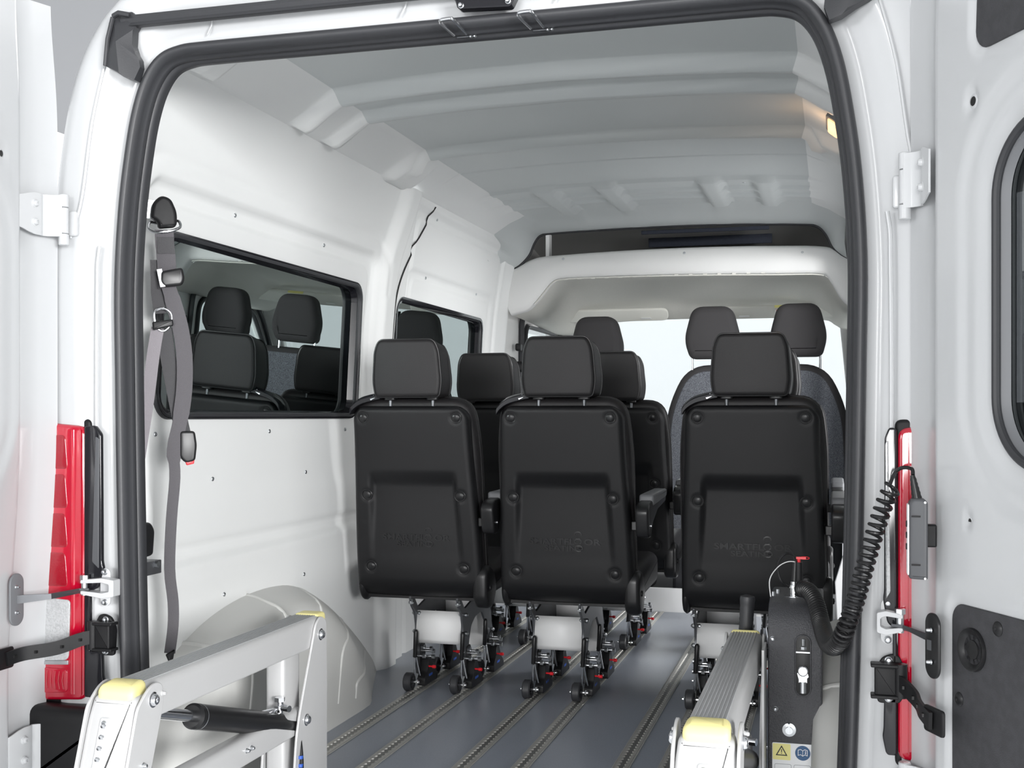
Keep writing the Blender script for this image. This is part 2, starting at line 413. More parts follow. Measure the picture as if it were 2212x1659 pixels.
for s, nm in ((-1, 'left'), (1, 'right')):
    def fn(y, z, s=s): return (s*(WX(z)-wall_disp(y, z)), y, z)
    def skip(y, z, s=s):
        return any(sdrr(y, z, *w) < .0 for w in (WINS if s < 0 else WINS[:1]+[SLD]))
    st = .009 if s < 0 else .02
    mb = MB(); mb.grid(fn, rng(.015, 3.46, st), rng(-.01, 1.825, st), skip)
    wl = mb.build('wall_'+nm, LINER, kind='structure', sharp=60)
    if s < 0:
        mb = MB(); mb.tube([(s*(WX(z)-wall_disp(seam_y(z), z)-.0035), seam_y(z), z) for z in rng(.02, 1.81, .02)], .0030, 6); mb.build('panel_gap', INK, wl)
        for y, z in ((.66, 1.525), (1.267, 1.525), (.289, .905), (.919, .905), (1.50, .905), (1.176, .768), (.576, .776), (1.124, .44), (.607, .45), (2.30, 1.775), (2.28, 1.53), (3.0, 1.535)):
            p = fn(y, z); screw(wl, (p[0]+.001, p[1], p[2]), (1, 0, 0), .0065)
    if s > 0:
        mb = MB(); lp = [Vector((WX(max(0, z))-.012, y, z)) for y, z in [(2.03, -.02), (2.03, .4), (2.03, .9), (2.03, 1.3), (2.03, 1.6), (2.05, 1.70), (2.12, 1.74), (2.6, 1.745), (3.18, 1.74), (3.25, 1.70), (3.27, 1.6), (3.27, 1.2), (3.27, .6), (3.27, -.02)]]
        mb.tube(lp, .014, 8); mb.build('sliding_door_seal', RUB, wl)
        mb = MB(); mb.loft([[(WX(max(0, z))-.004, y, z), (.99, y+.03*(1 if y < 2.6 else -1)*-1, z)] for y, z in [(2.02, -.02), (2.02, 1.0), (2.03, 1.65), (2.10, 1.752), (3.2, 1.752), (3.28, 1.65), (3.28, 1.0), (3.28, -.02)]], closed=False, cap=(False, False)); mb.build('sliding_door_frame', PAINT, wl)
    for i, (y0, y1, z0, z1, r) in enumerate(WINS if s < 0 else WINS[:1]):
        n = {(-1, 0): 1, (-1, 1): 2, (1, 0): 3, (1, 1): 4}[(s, i)]
        P = rrect(y1-y0, z1-z0, r, 8, (y0+y1)/2, (z0+z1)/2)
        xw = lambda z: s*(WX(z)-wall_disp((y0+y1)/2, z))
        mb = MB()
        gl = [[(s*(WX(z)+.035), y, z) for y, z in P]]
        GX = lambda y, z, o: s*(.926+o-.052*(z-.957)+.027*(y-(y0+y1)/2))
        mb.loft([[(GX(y, z, .004), y, z) for y, z in inset(P, -.004)], [(GX(y, z, 0), y, z) for y, z in inset(P, -.004)]])
        g = mb.build('window_%d' % n, TINT, kind='structure')
        # deep reveal behind the seal
        mb = MB(); mb.loft([[(s*(WX(z)-.002), y, z) for y, z in inset(P, -.012)], [(s*(WX(z)-.002), y, z) for y, z in P], [(GX(y, z, -.001), y, z) for y, z in inset(P, .012)], [(GX(y, z, -.001), y, z) for y, z in inset(P, -.012)]], cap=(False, False))
        mb.build('window_reveal', GLB, g)
        # printed black border band
        mb = MB(); mb.loft([[(s*(WX(z)+.0325), y, z) for y, z in inset(P, -.002)], [(s*(WX(z)+.0325), y, z) for y, z in roundpoly([(y0+.012, z0+.012), (y1-.05, z0+.012), (y1-.035, z1-.02), (y0+.012, z1-.02)], .05, 8*0+8)]], cap=(False, False)) if False else None
        mb = MB(); lp = [Vector((xw(z)-s*.001, y, z)) for y, z in inset(P, -.004)]
        mb.tube(lp, .011, 10, closed=True); mb.build('window_gasket', RUB, g)
# beads of the wheel-arch boxes
for s, nm in ((-1, 'left'), (1, 'right')):
    prof_w = [(-.02, .0), (.05, .13), (.22, .27), (.44, .375), (.66, .425), (.90, .435), (1.10, .405), (1.33, .31), (1.55, .18), (1.72, .06), (1.78, -.005)]
    prof_i = [(.06, .0), (.10, .13), (.22, .27), (.40, .375), (.58, .42), (.74, .432), (.90, .41), (1.06, .33), (1.20, .21), (1.30, .08), (1.335, -.005)]
    W_ = smooth_pts([(0, y, z) for y, z in prof_w], 5); I_ = smooth_pts([(0, y, z) for y, z in prof_i], 5)
    LX = []
    for x, t, shr in ((.93, 0, 0), (.905, .0, 0), (.90, .0, .004), (.86, .25, .006), (.80, .62, .010), (.755, .88, .016), (.730, .97, .030), (.716, 1.0, .055), (.712, 1.0, .10)):
        row = []
        for a, b in zip(W_, I_):
            y = a.y*(1-t)+b.y*t; z = a.z*(1-t)+b.z*t; cy, cz = .66, .0
            k = 1-shr/.45; row.append((s*x, cy+(y-cy)*k, cz+(z-cz)*k))
        LX.append(row)
    mb = MB(); mb.loft(LX, closed=False, cap=(False, True))
    wa = mb.build('wheel_arch', ARCHM, bpy.data.objects['wall_'+nm], sharp=70)
    def on(t, i):   # point on the box: t across the top, then down the inner face
        a = W_[i]; b = I_[i]
        return a, b
    # raised ribs following the surface
    idx = [14, 22, 30, 37, 43]
    for q, i in enumerate(idx):
        pts = []
        for x, t, shr in ((.93, .0, .002), (.86, .25, .004), (.80, .62, .008), (.755, .88, .014), (.730, .97, .028), (.716, 1, .053), (.711, 1, .10)):
            a, b = W_[i], I_[i]; y = a.y*(1-t)+b.y*t; z = a.z*(1-t)+b.z*t; k = 1-shr/.45
            pts.append((s*(x+.004), .66+(y-.66)*k, z*k-.0045))
        yb, zb = pts[-1][1], pts[-1][2]
        end = [.40, .60, .78, .98, 1.12][q]
        pts.append((s*.7165, yb*.5+end*.5, zb*.55+.02)); pts.append((s*.7165, end*.9+yb*.1, max(.05, zb*.30)))
        mb = MB(); mb.tube(smooth_pts(pts, 4), .0075, 10); mb.build('rib', ARCHM, wa)

# ------------------------------------------------------------------ cargo floor and seat rails
RAILX = (-.632, -.463, -.213, -.058, .205, .325, .495)
mb = MB(); mb.box((0, 1.655, -.016), (1.85, 3.39, .03)); mb.build('floor', FLOORM, kind='structure')
side_name = ['toothed aluminium floor rail nearest the left wall and wheel arch', 'toothed aluminium floor rail, second from the left wall', 'toothed aluminium floor rail, third from the left wall, under the middle seat',
             'toothed aluminium floor rail, fourth from the left wall, at the aisle edge', 'toothed aluminium floor rail lying alone in the open aisle', 'toothed aluminium floor rail under the left foot of the right seat',
             'toothed aluminium floor rail nearest the right wall, behind the lift tower']
for i, x in enumerate(RAILX):
    r = empty('floor_rail', (x, 1.65, 0), side_name[i], 'floor rail', 'aluminium seat rails')
    mb = MB()
    y0, y1 = -.02, 3.335; p = .0254; hw = .0235; n = int((y1-y0)/p)
    for sg in (-1, 1):
        mb.loft([[(x+sg*hw, y, .0), (x+sg*hw, y, .0022), (x+sg*(hw-.003), y, .003), (x+sg*(hw-.0035), y, .0005)] for y in (y0, y1)])
        for k in range(n):
            ya = y0+k*p; zt = .0035
            q = [(hw-.004, ya), (.010, ya+.002), (.0055, ya+.006), (.0055, ya+.010), (.010, ya+.014), (.0115, ya+.019), (.010, ya+p), (hw-.004, ya+p)]
            mb.loft([[(x+sg*a, b, .0) for a, b in q], [(x+sg*(a+(.001 if j in (2, 3) else 0)), b, zt) for j, (a, b) in enumerate(q)]], cap=(False, True))
    mb.build('track', ALU, r, sharp=30)
    mb = MB(); mb.box((x, (y0+y1)/2, .0006), (.026, y1-y0, .0006)); mb.build('groove', mat('rail_groove', (.38, .38, .37), .45, .9) if i == 0 else bpy.data.materials['rail_groove'], r)

# ------------------------------------------------------------------ roof liner
CS = [(-.89, 1.8225), (-.818, 1.8215), (-.812, 1.828), (-.78, 1.848), (-.72, 1.887), (-.690, 1.906), (-.668, 1.918), (-.55, 1.927), (-.3, 1.937), (0, 1.942), (.3, 1.937), (.55, 1.927), (.668, 1.918), (.690, 1.906), (.72, 1.887), (.78, 1.848), (.812, 1.828), (.818, 1.8215), (.89, 1.8225)]
cs = []
for i in range(len(CS)-1):
    a, b = CS[i], CS[i+1]; n = max(1, int(abs(b[0]-a[0])/.016))
    for k in range(n): t = k/n; cs.append((a[0]*(1-t)+b[0]*t, a[1]*(1-t)+b[1]*t))
cs.append(CS[-1])
def roof_pt(u, y):
    i = min(len(cs)-1, max(0, int(u))); x, z = cs[i]
    a = cs[max(0, i-1)]; b = cs[min(len(cs)-1, i+1)]; tx, tz = b[0]-a[0], b[1]-a[1]; l = math.hypot(tx, tz); nx, nz = tz/l, -tx/l
    ax = abs(x); side = ss(.818, .79, ax); d = 0
    cur = .03*(1-(x/.7)**2)
    def rib(yr, h, w=.03, soft=.018): return h*(ss(yr-w-soft, yr-w+soft*.3, y)-ss(yr+w-soft*.3, yr+w+soft, y))
    cove = ss(.66, .74, ax)
    yy = cur*.6
    d += rib(.875-yy, .032, .016, .014)*side+rib(1.085-yy, .032, .018, .014)*side
    d += .014*(ss(.85, .87, y+yy)-ss(1.10, 1.12, y+yy))*side
    inner = ss(.735, .70, ax)
    d += rib(1.69-yy*.6, .036, .012, .013)*ss(.76, .72, ax)
    d += .010*ss(1.71, 1.73, y)*inner
    # steps along the flat roof edge
    d += .012*cove*ss(1.12, 1.16, y)*(1-ss(1.60, 1.66, y))*0
    d += rib(.31, .034, .040, .022)*ss(.60, .70, ax)*side
    d += .035*cove*(ss(1.60, 1.64, y)-ss(1.80, 1.88, y))*ss(.84, .79, ax)*ss(.68, .74, ax)
    d -= .006*math.exp(-((y-2.06)/.006)**2)*inner
    # cross pattern in the front roof field
    dd = 0
    for yr, w in ((2.50, .030), (2.70, .016), (2.86, .016)):
        dd = max(dd, .012*(ss(yr-w-.012, yr-w, y)-ss(yr+w, yr+w+.012, y)))
    for xb in (-.435, -.165, .262, .49):
        wv = .034
        dd = max(dd, .026*(ss(xb-wv-.016, xb-wv, x)-ss(xb+wv, xb+wv+.016, x))*(ss(2.44, 2.48, y)-ss(3.02, 3.08, y)))
    d += dd*ss(.72, .66, ax)
    return (x+nx*d, y, z+nz*d)
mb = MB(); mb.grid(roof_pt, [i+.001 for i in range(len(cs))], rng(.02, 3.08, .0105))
mb.m = [1 if abs(cs[k % (len(cs)-1)][0]+cs[k % (len(cs)-1)+1][0])/2 > .672 else 0 for k in range(len(mb.f))]  # cove columns get the lighter liner: side light on the slope painted into colour
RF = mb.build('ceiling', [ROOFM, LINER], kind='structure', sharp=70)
for x, y in ((.385, .96), (-.31, .96), (.40, 1.75), (-.31, 1.75), (-.30, 2.55), (.404, 2.60)):
    i = min(range(len(cs)), key=lambda k: abs(cs[k][0]-x)); p = roof_pt(i, y); screw(RF, (p[0], p[1], p[2]+.001), (0, 0, -1), .007)
mb = MB(); mb.tube([(x, 1.93, 1.917) for x in rng(-.62, .68, .1)], .0012, 5)
# rear closing piece between roof liner and the door frame
mb = MB()
Lr = [(x, .02, z) for x, z in cs]; 
top = [(x, z) for x, z in inset(OP, .012) if z > 1.60]
top.sort(key=lambda p: math.atan2(p[0], p[1]-1.2))
def resample(P, n):
    P = [Vector(p) for p in P]; D = [0]
    for i in range(1, len(P)): D.append(D[-1]+(P[i]-P[i-1]).length)
    out = []; j = 0
    for k in range(n):
        t = D[-1]*k/(n-1)
        while j < len(P)-2 and D[j+1] < t: j += 1
        q = (t-D[j])/max(1e-9, D[j+1]-D[j]); out.append(P[j].lerp(P[j+1], q))
    return out
A = resample([(-.86, .03, 1.60), (-.84, .03, 1.75)]+Lr+[(.84, .03, 1.75), (.86, .03, 1.60)], 90); B = resample([(x, .045, z) for x, z in top], 90)
mb.loft([A, B], closed=False, cap=(False, False)); mb.build('trim_rear_header', LINER, kind='structure')

# front transition to the shelf opening
SO = smooth_pts([(-.90, 3.45, 1.69), (-.86, 3.45, 1.70), (-.80, 3.45, 1.722), (-.745, 3.45, 1.775), (-.715, 3.45, 1.84), (-.68, 3.45, 1.878), (-.60, 3.45, 1.888), (-.3, 3.45, 1.895), (0, 3.45, 1.897), (.3, 3.45, 1.893), (.60, 3.45, 1.880),
                 (.68, 3.45, 1.868), (.725, 3.45, 1.825), (.76, 3.45, 1.755), (.81, 3.45, 1.71), (.86, 3.45, 1.69), (.90, 3.45, 1.685)], 6)
n = 160
A = resample([(-.845, 3.06, 1.70)]+[roof_pt(i, 3.06) for i in range(len(cs))]+[(.845, 3.06, 1.70)], n); B = resample(SO, n)
mb = MB(); R_ = []
for k, (t, dz) in enumerate(((0, 0), (.12, .002), (.28, .004), (.45, -.002), (.60, -.018), (.75, -.030), (.88, -.022), (1, 0))):
    row = []
    for a, b in zip(A, B):
        p = a.lerp(b, t); w = ss(.80, .62, abs(p.x)); row.append((p.x, p.y, p.z+dz*w*.6))
    R_.append(row)
mb.loft(R_, closed=False, cap=(False, False)); mb.build('trim_front_roof', ROOFM, kind='structure', sharp=70)
mb = MB(); mb.tube([(p.x, p.y+.004, p.z-.003) for p in SO], .0085, 8)
mb.build('shelf_edge_trim', RUB, label='thin black rubber edging along the overhead shelf opening', cat='edge trim')

# white header panel below the shelf opening
up = [(-.905, 1.69), (-.86, 1.70), (-.80, 1.722), (-.70, 1.762), (-.55, 1.772), (-.25, 1.782), (.1, 1.785), (.45, 1.779), (.72, 1.765), (.80, 1.725), (.86, 1.695), (.905, 1.685)]
lo = [(.905, 1.47), (.84, 1.475), (.79, 1.52), (.745, 1.60), (.70, 1.635), (.5, 1.642), (.1, 1.652), (-.3, 1.655), (-.55, 1.652), (-.62, 1.635), (-.69, 1.555), (-.745, 1.50), (-.80, 1.482), (-.893, 1.468), (-.893, 1.55)]
def smo(P): return [(p.x, p.y) for p in smooth_pts([(a, b, 0) for a, b in P], 5)]
upS, loS = smo(up), smo(lo)
mb = MB()
N = 120; U = resample([(a, 0, b) for a, b in upS], N); Lw = list(reversed(resample([(a, 0, b) for a, b in loS[:-8]], N)))
rows = []
for t, y in ((0, 3.49), (0, 3.462), (.03, 3.448), (.12, 3.440), (.5, 3.430), (.88, 3.440), (.97, 3.450), (1.0, 3.462), (1.0, 3.50)):
    rows.append([(a.x*(1-t)+b.x*t, y+.0, a.z*(1-t)+b.z*t) for a, b in zip(U, Lw)])
mb.loft(rows, closed=False, cap=(False, False))
HD = mb.build('trim_header', LINER2, kind='structure', sharp=60)
for x, z in ((-.56, 1.748), (.05, 1.756), (.615, 1.738)): screw(HD, (x, 3.438, z), (0, -1, .2), .007)
mb = MB(); P = [(p.x, 3.456, p.z-.005) for p in Lw if abs(p.x) < .72]
mb.tube(P, .0035, 6)
for k in range(18): mb.box((-.55+.07*k, 3.452, 1.6505-.004*abs(k-8)/8), (.018, .006, .006))
mb.build('header_moulding', BEIGE, HD)

# overhead shelf behind the opening
mb = MB()
mb.loft([[(-.84, y, 1.745), (.84, y, 1.745)] for y in (3.49, 4.72)], closed=False, cap=(False, False))
mb.grid(lambda x, y: (x, y, 1.955-.21*(max(0,y-3.75)/1.0)**1.5-.05*(x/.85)**4), rng(-.86, .86, .08), rng(3.455, 4.75, .06))
for s in (-1, 1): mb.loft([[(s*.85, y, 1.68), (s*.85, y, 1.93)] for y in (3.46, 4.74)], closed=False, cap=(False, False))
mb.loft([[(x, 4.73, 1.70), (x, 4.73, 1.9)] for x in (-.86, .86)], closed=False, cap=(False, False))
SH = mb.build('trim_shelf', SHELF, kind='structure')
mb = MB(); mb.box((-.665, 3.56, 1.815), (.02, .06, .16)); mb.build('support_bracket', LINER, SH, bevel=.004)
mb = MB(); mb.box((.115, 4.02, 1.898), (.66, .012, .050), Matrix.Rotation(.25, 3, 'X')); v1 = mb.build('roof_pad', VENTM, bevel=.004, label='long dark blue-black fabric strip on the rear face of the overhead shelf, lower one', cat='fabric strip', group='dark fabric strips above the shelf')
mb = MB(); mb.box((.11, 3.80, 1.921), (.66, .010, .020), Matrix.Rotation(.25, 3, 'X')); v1 = mb.build('roof_pad', VENTM, bevel=.003, label='narrow dark fabric strip just under the top edge of the overhead shelf', cat='fabric strip', group='dark fabric strips above the shelf')

# ------------------------------------------------------------------ cab
CZ = -.02
mb = MB(); mb.box((0, 4.5, CZ-.02), (1.8, 2.28, .03)); cf = mb.build('floor', DARKC, kind='structure')
mb = MB(); mb.box((0, 3.362, .052), (1.80, .018, .125)); RS = mb.build('trim_step', WHT, kind='structure', bevel=.003)
for x in (.10, .35, -.25): screw(RS, (x, 3.352, .045), (0, -1, 0), .006, DARKM)
mb = MB(); mb.pad([(.775, .0), (.905, .0), (.905, .62), (.87, .52), (.80, .30), (.765, .18)], lambda a, b, t: (a, 3.30+t, b), 0, .03, .006); mb.build('trim_sill', WHT, kind='structure')
# cab headliner
A = resample([(p.x, 3.50, p.z) for p in Lw], 100)
B = resample(smooth_pts([(-.90, 0, 1.45), (-.82, 0, 1.452), (-.74, 0, 1.475), (-.66, 0, 1.51), (-.4, 0, 1.53), (0, 0, 1.535), (.4, 0, 1.53), (.70, 0, 1.515), (.76, 0, 1.49), (.82, 0, 1.455), (.90, 0, 1.45)], 6), 100)
mb = MB(); rows = []
for t, y, dz in ((0, 3.50, 0), (0, 3.53, .015), (.05, 3.62, .035), (.2, 3.9, .045), (.45, 4.15, .03), (.75, 4.35, .065), (.95, 4.56, .045), (1, 4.62, -.002), (1, 4.75, .004)):
    rows.append([(a.x*(1-t)+b.x*t, y, a.z*(1-t)+b.z*t+dz*ss(.80, .6, abs(a.x))) for a, b in zip(A, B)])
mb.loft(rows, closed=False, cap=(False, False)); mb.build('trim_headliner', BEIGE, kind='structure', sharp=70)
# windscreen with posts
def wsp(x, z): return (x, 4.75+(1.54-z)*1.05-.06*(x/.8)**2*0, z)
mb = MB(); mb.loft([[(x*(1 if z > 1.2 else 1.05), 4.75+(1.54-z)*1.05+d, z) for x, z in ((-.80, 1.54), (.80, 1.54), (.84, .85), (-.84, .85))] for d in (0, .005)])
mb.build('window_5', CLRG, kind='structure')
for s in (-1, 1):
    mb = MB(); mb.loft([[(s*x, y, z) for x, z in ((.79, 1.53), (.90, 1.53), (.93, .80), (.87, .80)) for y in [4.76+(1.54-z)*1.05+dy]] for dy in (-.03, .04)])
    mb.build('trim_windscreen_post', LINER2, kind='structure', bevel=.01)
    # cab door wall with window
    out = [(3.47, -.05), (5.55, -.05), (5.5, .82), (4.80, 1.50), (3.47, 1.56)]
    hole = roundpoly([(3.90, .93), (5.18, .93), (4.62, 1.455), (3.90, 1.455)], [.06, .05, .10, .09], 6)
    No = 28; O2 = resample([(a, b, 0) for a, b in out]+[(out[0][0], out[0][1], 0)], No*4+1)[:-1]
    cy, cz = 4.35, 1.2
    ang = lambda p: math.atan2(p[1]-cz, p[0]-cy)
    H2 = sorted(hole, key=ang)
    def ray(poly, a):
        d = (math.cos(a), math.sin(a)); best = 1e9
        for i in range(len(poly)):
            p, q = poly[i], poly[(i+1) % len(poly)]; ex, ey = q[0]-p[0], q[1]-p[1]; det = d[0]*(-ey)+ex*d[1]
            if abs(det) < 1e-12: continue
            rx, ry = p[0]-cy, p[1]-cz; t = (rx*(-ey)+ex*ry)/det; u = (d[0]*ry-d[1]*rx)/det
            if t > 0 and -1e-9 <= u <= 1+1e-9: best = min(best, t)
        return (cy+d[0]*best, cz+d[1]*best)
    angs = [2*PI*i/160 for i in range(160)]
    Lo = [ray(out, a) for a in angs]; Li = [ray(hole, a) for a in angs]
    mb = MB(); mb.loft([[(s*.90, y, z) for y, z in Lo], [(s*.885, y, z) for y, z in Li], [(s*.93, y, z) for y, z in Li]], cap=(False, False))
    w = mb.build('wall_cab_'+('left' if s < 0 else 'right'), LINER2, kind='structure', sharp=40)
    mb = MB(); mb.tube([(s*.882, y, z) for y, z in Li], .017, 8, closed=True); mb.build('window_gasket', RUB, w)
    mb = MB(); mb.tube(smooth_pts([(s*.875, 3.80, .75), (s*.875, 3.80, 1.35), (s*.873, 3.83, 1.49), (s*.87, 3.95, 1.515), (s*.865, 4.6, 1.50), (s*.87, 5.0, 1.15)], 6), .016, 8); mb.build('door_gasket', RUB, w)
    mb = MB(); mb.loft([[(s*(.915+d), y, z) for y, z in Li] for d in (0, .004)]); mb.build('window_%d' % (6 if s < 0 else 7), CLRG, kind='structure')
# dash
mb = MB(); mb.loft([[(x, y, z) for y, z in roundpoly([(5.35, .84), (4.95, .84), (4.7, .74), (4.8, .3), (5.4, .2)], .06)] for x in (-.86, .86)])
mb.build('dashboard', DARKC, label='dark dashboard in the cab, hidden behind the front seats', cat='dashboard')
mb = MB(); mb.pad(rrect(.12, .05, .02, 4, .05, 1.40), lambda a, b, t: (a, 4.86+t, b), 0, .03, .01)
mb.tube([(.05, 4.88, 1.42), (.05, 4.86, 1.53)], .01); 
M = mb.build('rear_view_mirror', PLB, label='small black rear view mirror behind the middle headrest', cat='mirror')
# sun visors
for i, (x0, x1) in enumerate(((-.78, -.16), (.13, .79))):
    v = empty('sun_visor', ((x0+x1)/2, 4.55, 1.5), 'pale grey folded sun visor above the windscreen, '+('left one' if i == 0 else 'right one with a warning label'), 'sun visor', 'folded sun visors')
    P = roundpoly([(x0, -.06), (x1, -.06), (x1, .06), (x0, .06)], .045)
    mb = MB(); mb.pad(P, lambda a, b, t: (a, 4.42+b*.45-t*.5, 1.550-b*.52-t*.8), 0, .018, .008); mb.build('visor_panel', VISOR, v)
    xc = x1-.13 if i == 0 else x0+.14
    mb = MB(); mb.pad(rrect(.06, .022, .01, 4, xc, -.0), lambda a, b, t: (a, 4.425+b*.7-t, 1.520-b*.35), 0, .012, .004); mb.build('clip', LINER, v)
    if i == 1:
        mb = MB(); mb.box((.49, 4.397, 1.548), (.10, .002, .075), Matrix.Rotation(-.72, 3, 'X')); lb = mb.build('warning_label', STIW, v)
        mb = MB(); mb.box((.49, 4.378, 1.568), (.10, .002, .018), Matrix.Rotation(-.72, 3, 'X')); mb.build('yellow_band', STIY, lb)
        mb = MB(); mb.lathe((.462, 4.398, 1.543), (0, -.75, -.66), [(.010, 0), (.014, 0), (.014, .002), (.010, .002)], 20); mb.build('red_ring', RED, lb)
mb = MB(); mb.tube(smooth_pts([(.845, 4.0, .62), (.835, 3.98, .70), (.83, 3.97, .85), (.835, 3.98, .93), (.85, 4.02, .98), (.87, 4.08, 1.0)], 5), .018, 10)
mb.build('grab_handle', PLS, label='black curved grab handle at the far right behind the door seal', cat='grab handle')
for s in (-1, 1):
    t = empty('cab_belt_anchor', (s*.86, 3.68, 1.2), 'black belt guide on the pillar behind the '+('driver door' if s < 0 else 'right cab door, beside the door seal'), 'belt anchor', 'cab belt guides')
    mb = MB(); mb.pad(rrect(.05, .04, .012, 4, 3.69, 1.32), lambda a, b, t: (s*(.875-t), a, b), 0, .03, .008); mb.build('slider', PLB, t)
    mb = MB(); mb.pad(rrect(.06, .06, .02, 4, 3.69, 1.215), lambda a, b, t: (s*(.875-t), a, b), 0, .04, .012); mb.build('guide_loop', PLB, t)
    mb = MB(); mb.ribbon([(s*.845, 3.69, 1.21), (s*.85, 3.70, .9), (s*.86, 3.70, .3)], (0, 1, 0), .045); mb.build('webbing', WEBD, t)

# cab seats
def headrest_loops(w0, w1, h, th, yf):
    # w0 bottom width, w1 top width
    P = roundpoly([(-w0/2, 0), (w0/2, 0), (w0/2+.012, h*.42), (w1/2, h), (-w1/2, h), (-w0/2-.012, h*.42)], [.03, .03, .06, .05, .05, .06], 6)
    return P
def cab_seat(name, x, width, heads, label, y=3.68):
    t = empty(name, (x, y, 0), label, 'cab seat')
    w = width
    P = roundpoly([(-w*.47, .30), (w*.47, .30), (w*.5, .62), (w*.5-.02, .98), (w*.5-.13, 1.215), (-w*.5+.13, 1.215), (-w*.5+.02, .98), (-w*.5, .62)], [.05, .05, .1, .16, .12, .12, .16, .1], 7)
    lean = lambda z: .10*(1.22-z)
    mb = MB(); mb.pad(P, lambda a, b, q: (x+a, y+q+lean(b), b), 0, .14, .045, 6); mb.build('backrest', CLO, t)
    mb = MB(); mb.pad(inset(P, .032), lambda a, b, q: (x+a, y+q+lean(b)-.004, b), 0, .02, .008); mb.build('back_carpet', CAR, t)
    P = rrect(w*.96, .50, .06, 6, 0, y+.36)
    mb = MB(); mb.pad(P, lambda a, b, q: (x+a, b, .36+q), 0, .15, .05); mb.build('seat', CLO, t)
    mb = MB(); mb.box((x, y+.33, .18), (w*.9, .48, .36)); mb.build('base', DARKC, t, bevel=.02)
    for hx, top in heads:
        H = roundpoly([(-.115, -.03), (.115, -.03), (.142, .07), (.100, .235), (-.100, .235), (-.142, .07)], [.03, .03, .07, .055, .055, .07], 6)
        mb = MB(); yy = y-.02
        mb.pad(H, lambda a, b, q: (x+hx+a, yy+q+.10*(b-.1)*(b > 0)*0-.04*(1 if b > .02 else b/.05*.4+.6), top-.235+b), 0, .13, .04, 6); hr = mb.build('headrest', CLO, t)
        for sx in (-.105, .105):
            mb = MB(); mb.cyl((x+hx+sx, yy+.045, 1.19), (x+hx+sx, yy+.045, top-.2), .006, 10); mb.build('headrest_post', CHR, hr)
    return t
cab_seat('driver_seat', -.43, .50, [(-.01, 1.475)], 'charcoal cloth driver seat in the cab, only its headrest showing above the middle seats', 3.72)
cab_seat('passenger_bench', .375, .95, [(-.21, 1.51), (.215, 1.515)], 'wide charcoal cloth double seat in the cab with two raised headrests')

# ------------------------------------------------------------------ passenger seats
def foot_unit(parent, x, y, lever=True):
    mb = MB(); mb.loft([[(x+q, a, b) for a, b in roundpoly([(y+.035, .010), (y+.17, .010), (y+.17, .028), (y+.13, .060), (y+.105, .10), (y+.075, .10), (y+.06, .055), (y+.035, .035)], .006, 3)] for q in (-.0, .030)])
    f = mb.build('floor_fixing', PLS, parent, bevel=.0015)
    mb = MB(); mb.lathe((x-.030, y, .031), (1, 0, 0), [(.010, 0), (.028, 0), (.032, .004), (.032, .024), (.028, .028), (.020, .026), (.017, .020), (.006, .020), (.006, .034), (0, .034)], 28); mb.build('wheel', RUB, f)
    mb = MB(); mb.cyl((x-.040, y, .031), (x+.022, y, .031), .0042, 10); mb.cyl((x-.036, y, .031), (x-.031, y, .031), .008, 6); mb.cyl((x+.012, y, .031), (x+.017, y, .031), .009, 6); mb.build('axle', CHR, f)
    mb = MB(); mb.box((x+.030, y+.095, .040), (.002, .034, .008)); mb.build('blue_label', BLUE, f)
    mb = MB()
    mb.tube([(x-.004, y+.022, .048), (x-.002, y+.018, .085), (x+.000, y+.016, .125)], .0035, 8)
    mb.tube([(x+.014, y+.030, .048), (x+.008, y+.024, .085), (x+.003, y+.018, .125)], .0035, 8); mb.build('lever_fork', CHR, f)
    mb = MB(); mb.tube([(x, y+.016, .112), (x, y+.016, .115), (x+.004, y+.010, .16), (x+.007, y+.006, .205), (x+.007, y+.0055, .210), (x+.007, y+.005, .212)], [.004, .0075, .0078, .0078, .005, .001], 12); mb.build('lever_grip', PLS, f)
    mb = MB(); mb.cyl((x+.028, y+.075, .072), (x+.046, y+.072, .072), .003, 8); mb.cyl((x+.044, y+.072, .072), (x+.057, y+.070, .072), .0058, 14, bev=.0015)
    mb.build('release_knob', RED, f)
    mb = MB()
    for dy, dz, l in ((.050, .112, .030), (.085, .132, .045), (.066, .142, .020), (.085, .105, .052), (.105, .120, .046)):
        mb.cyl((x-.012, y+dy, dz), (x+l-.010, y+dy, dz), .0042, 10); mb.cyl((x+l-.014, y+dy, dz), (x+l-.004, y+dy, dz), .0085, 6)
        mb.cyl((x-.014, y+dy, dz), (x-.006, y+dy, dz), .008, 12)
    mb.build('bolts', STEEL, f)
    mb = MB(); mb.loft([[(x+q, a, b) for a, b in roundpoly([(y+.04, .05), (y+.085, .05), (y+.115, .13), (y+.095, .155), (y+.060, .150)], .01, 3)] for q in (-.002, .006)]); mb.build('link_plate', PLS, f)
    return f

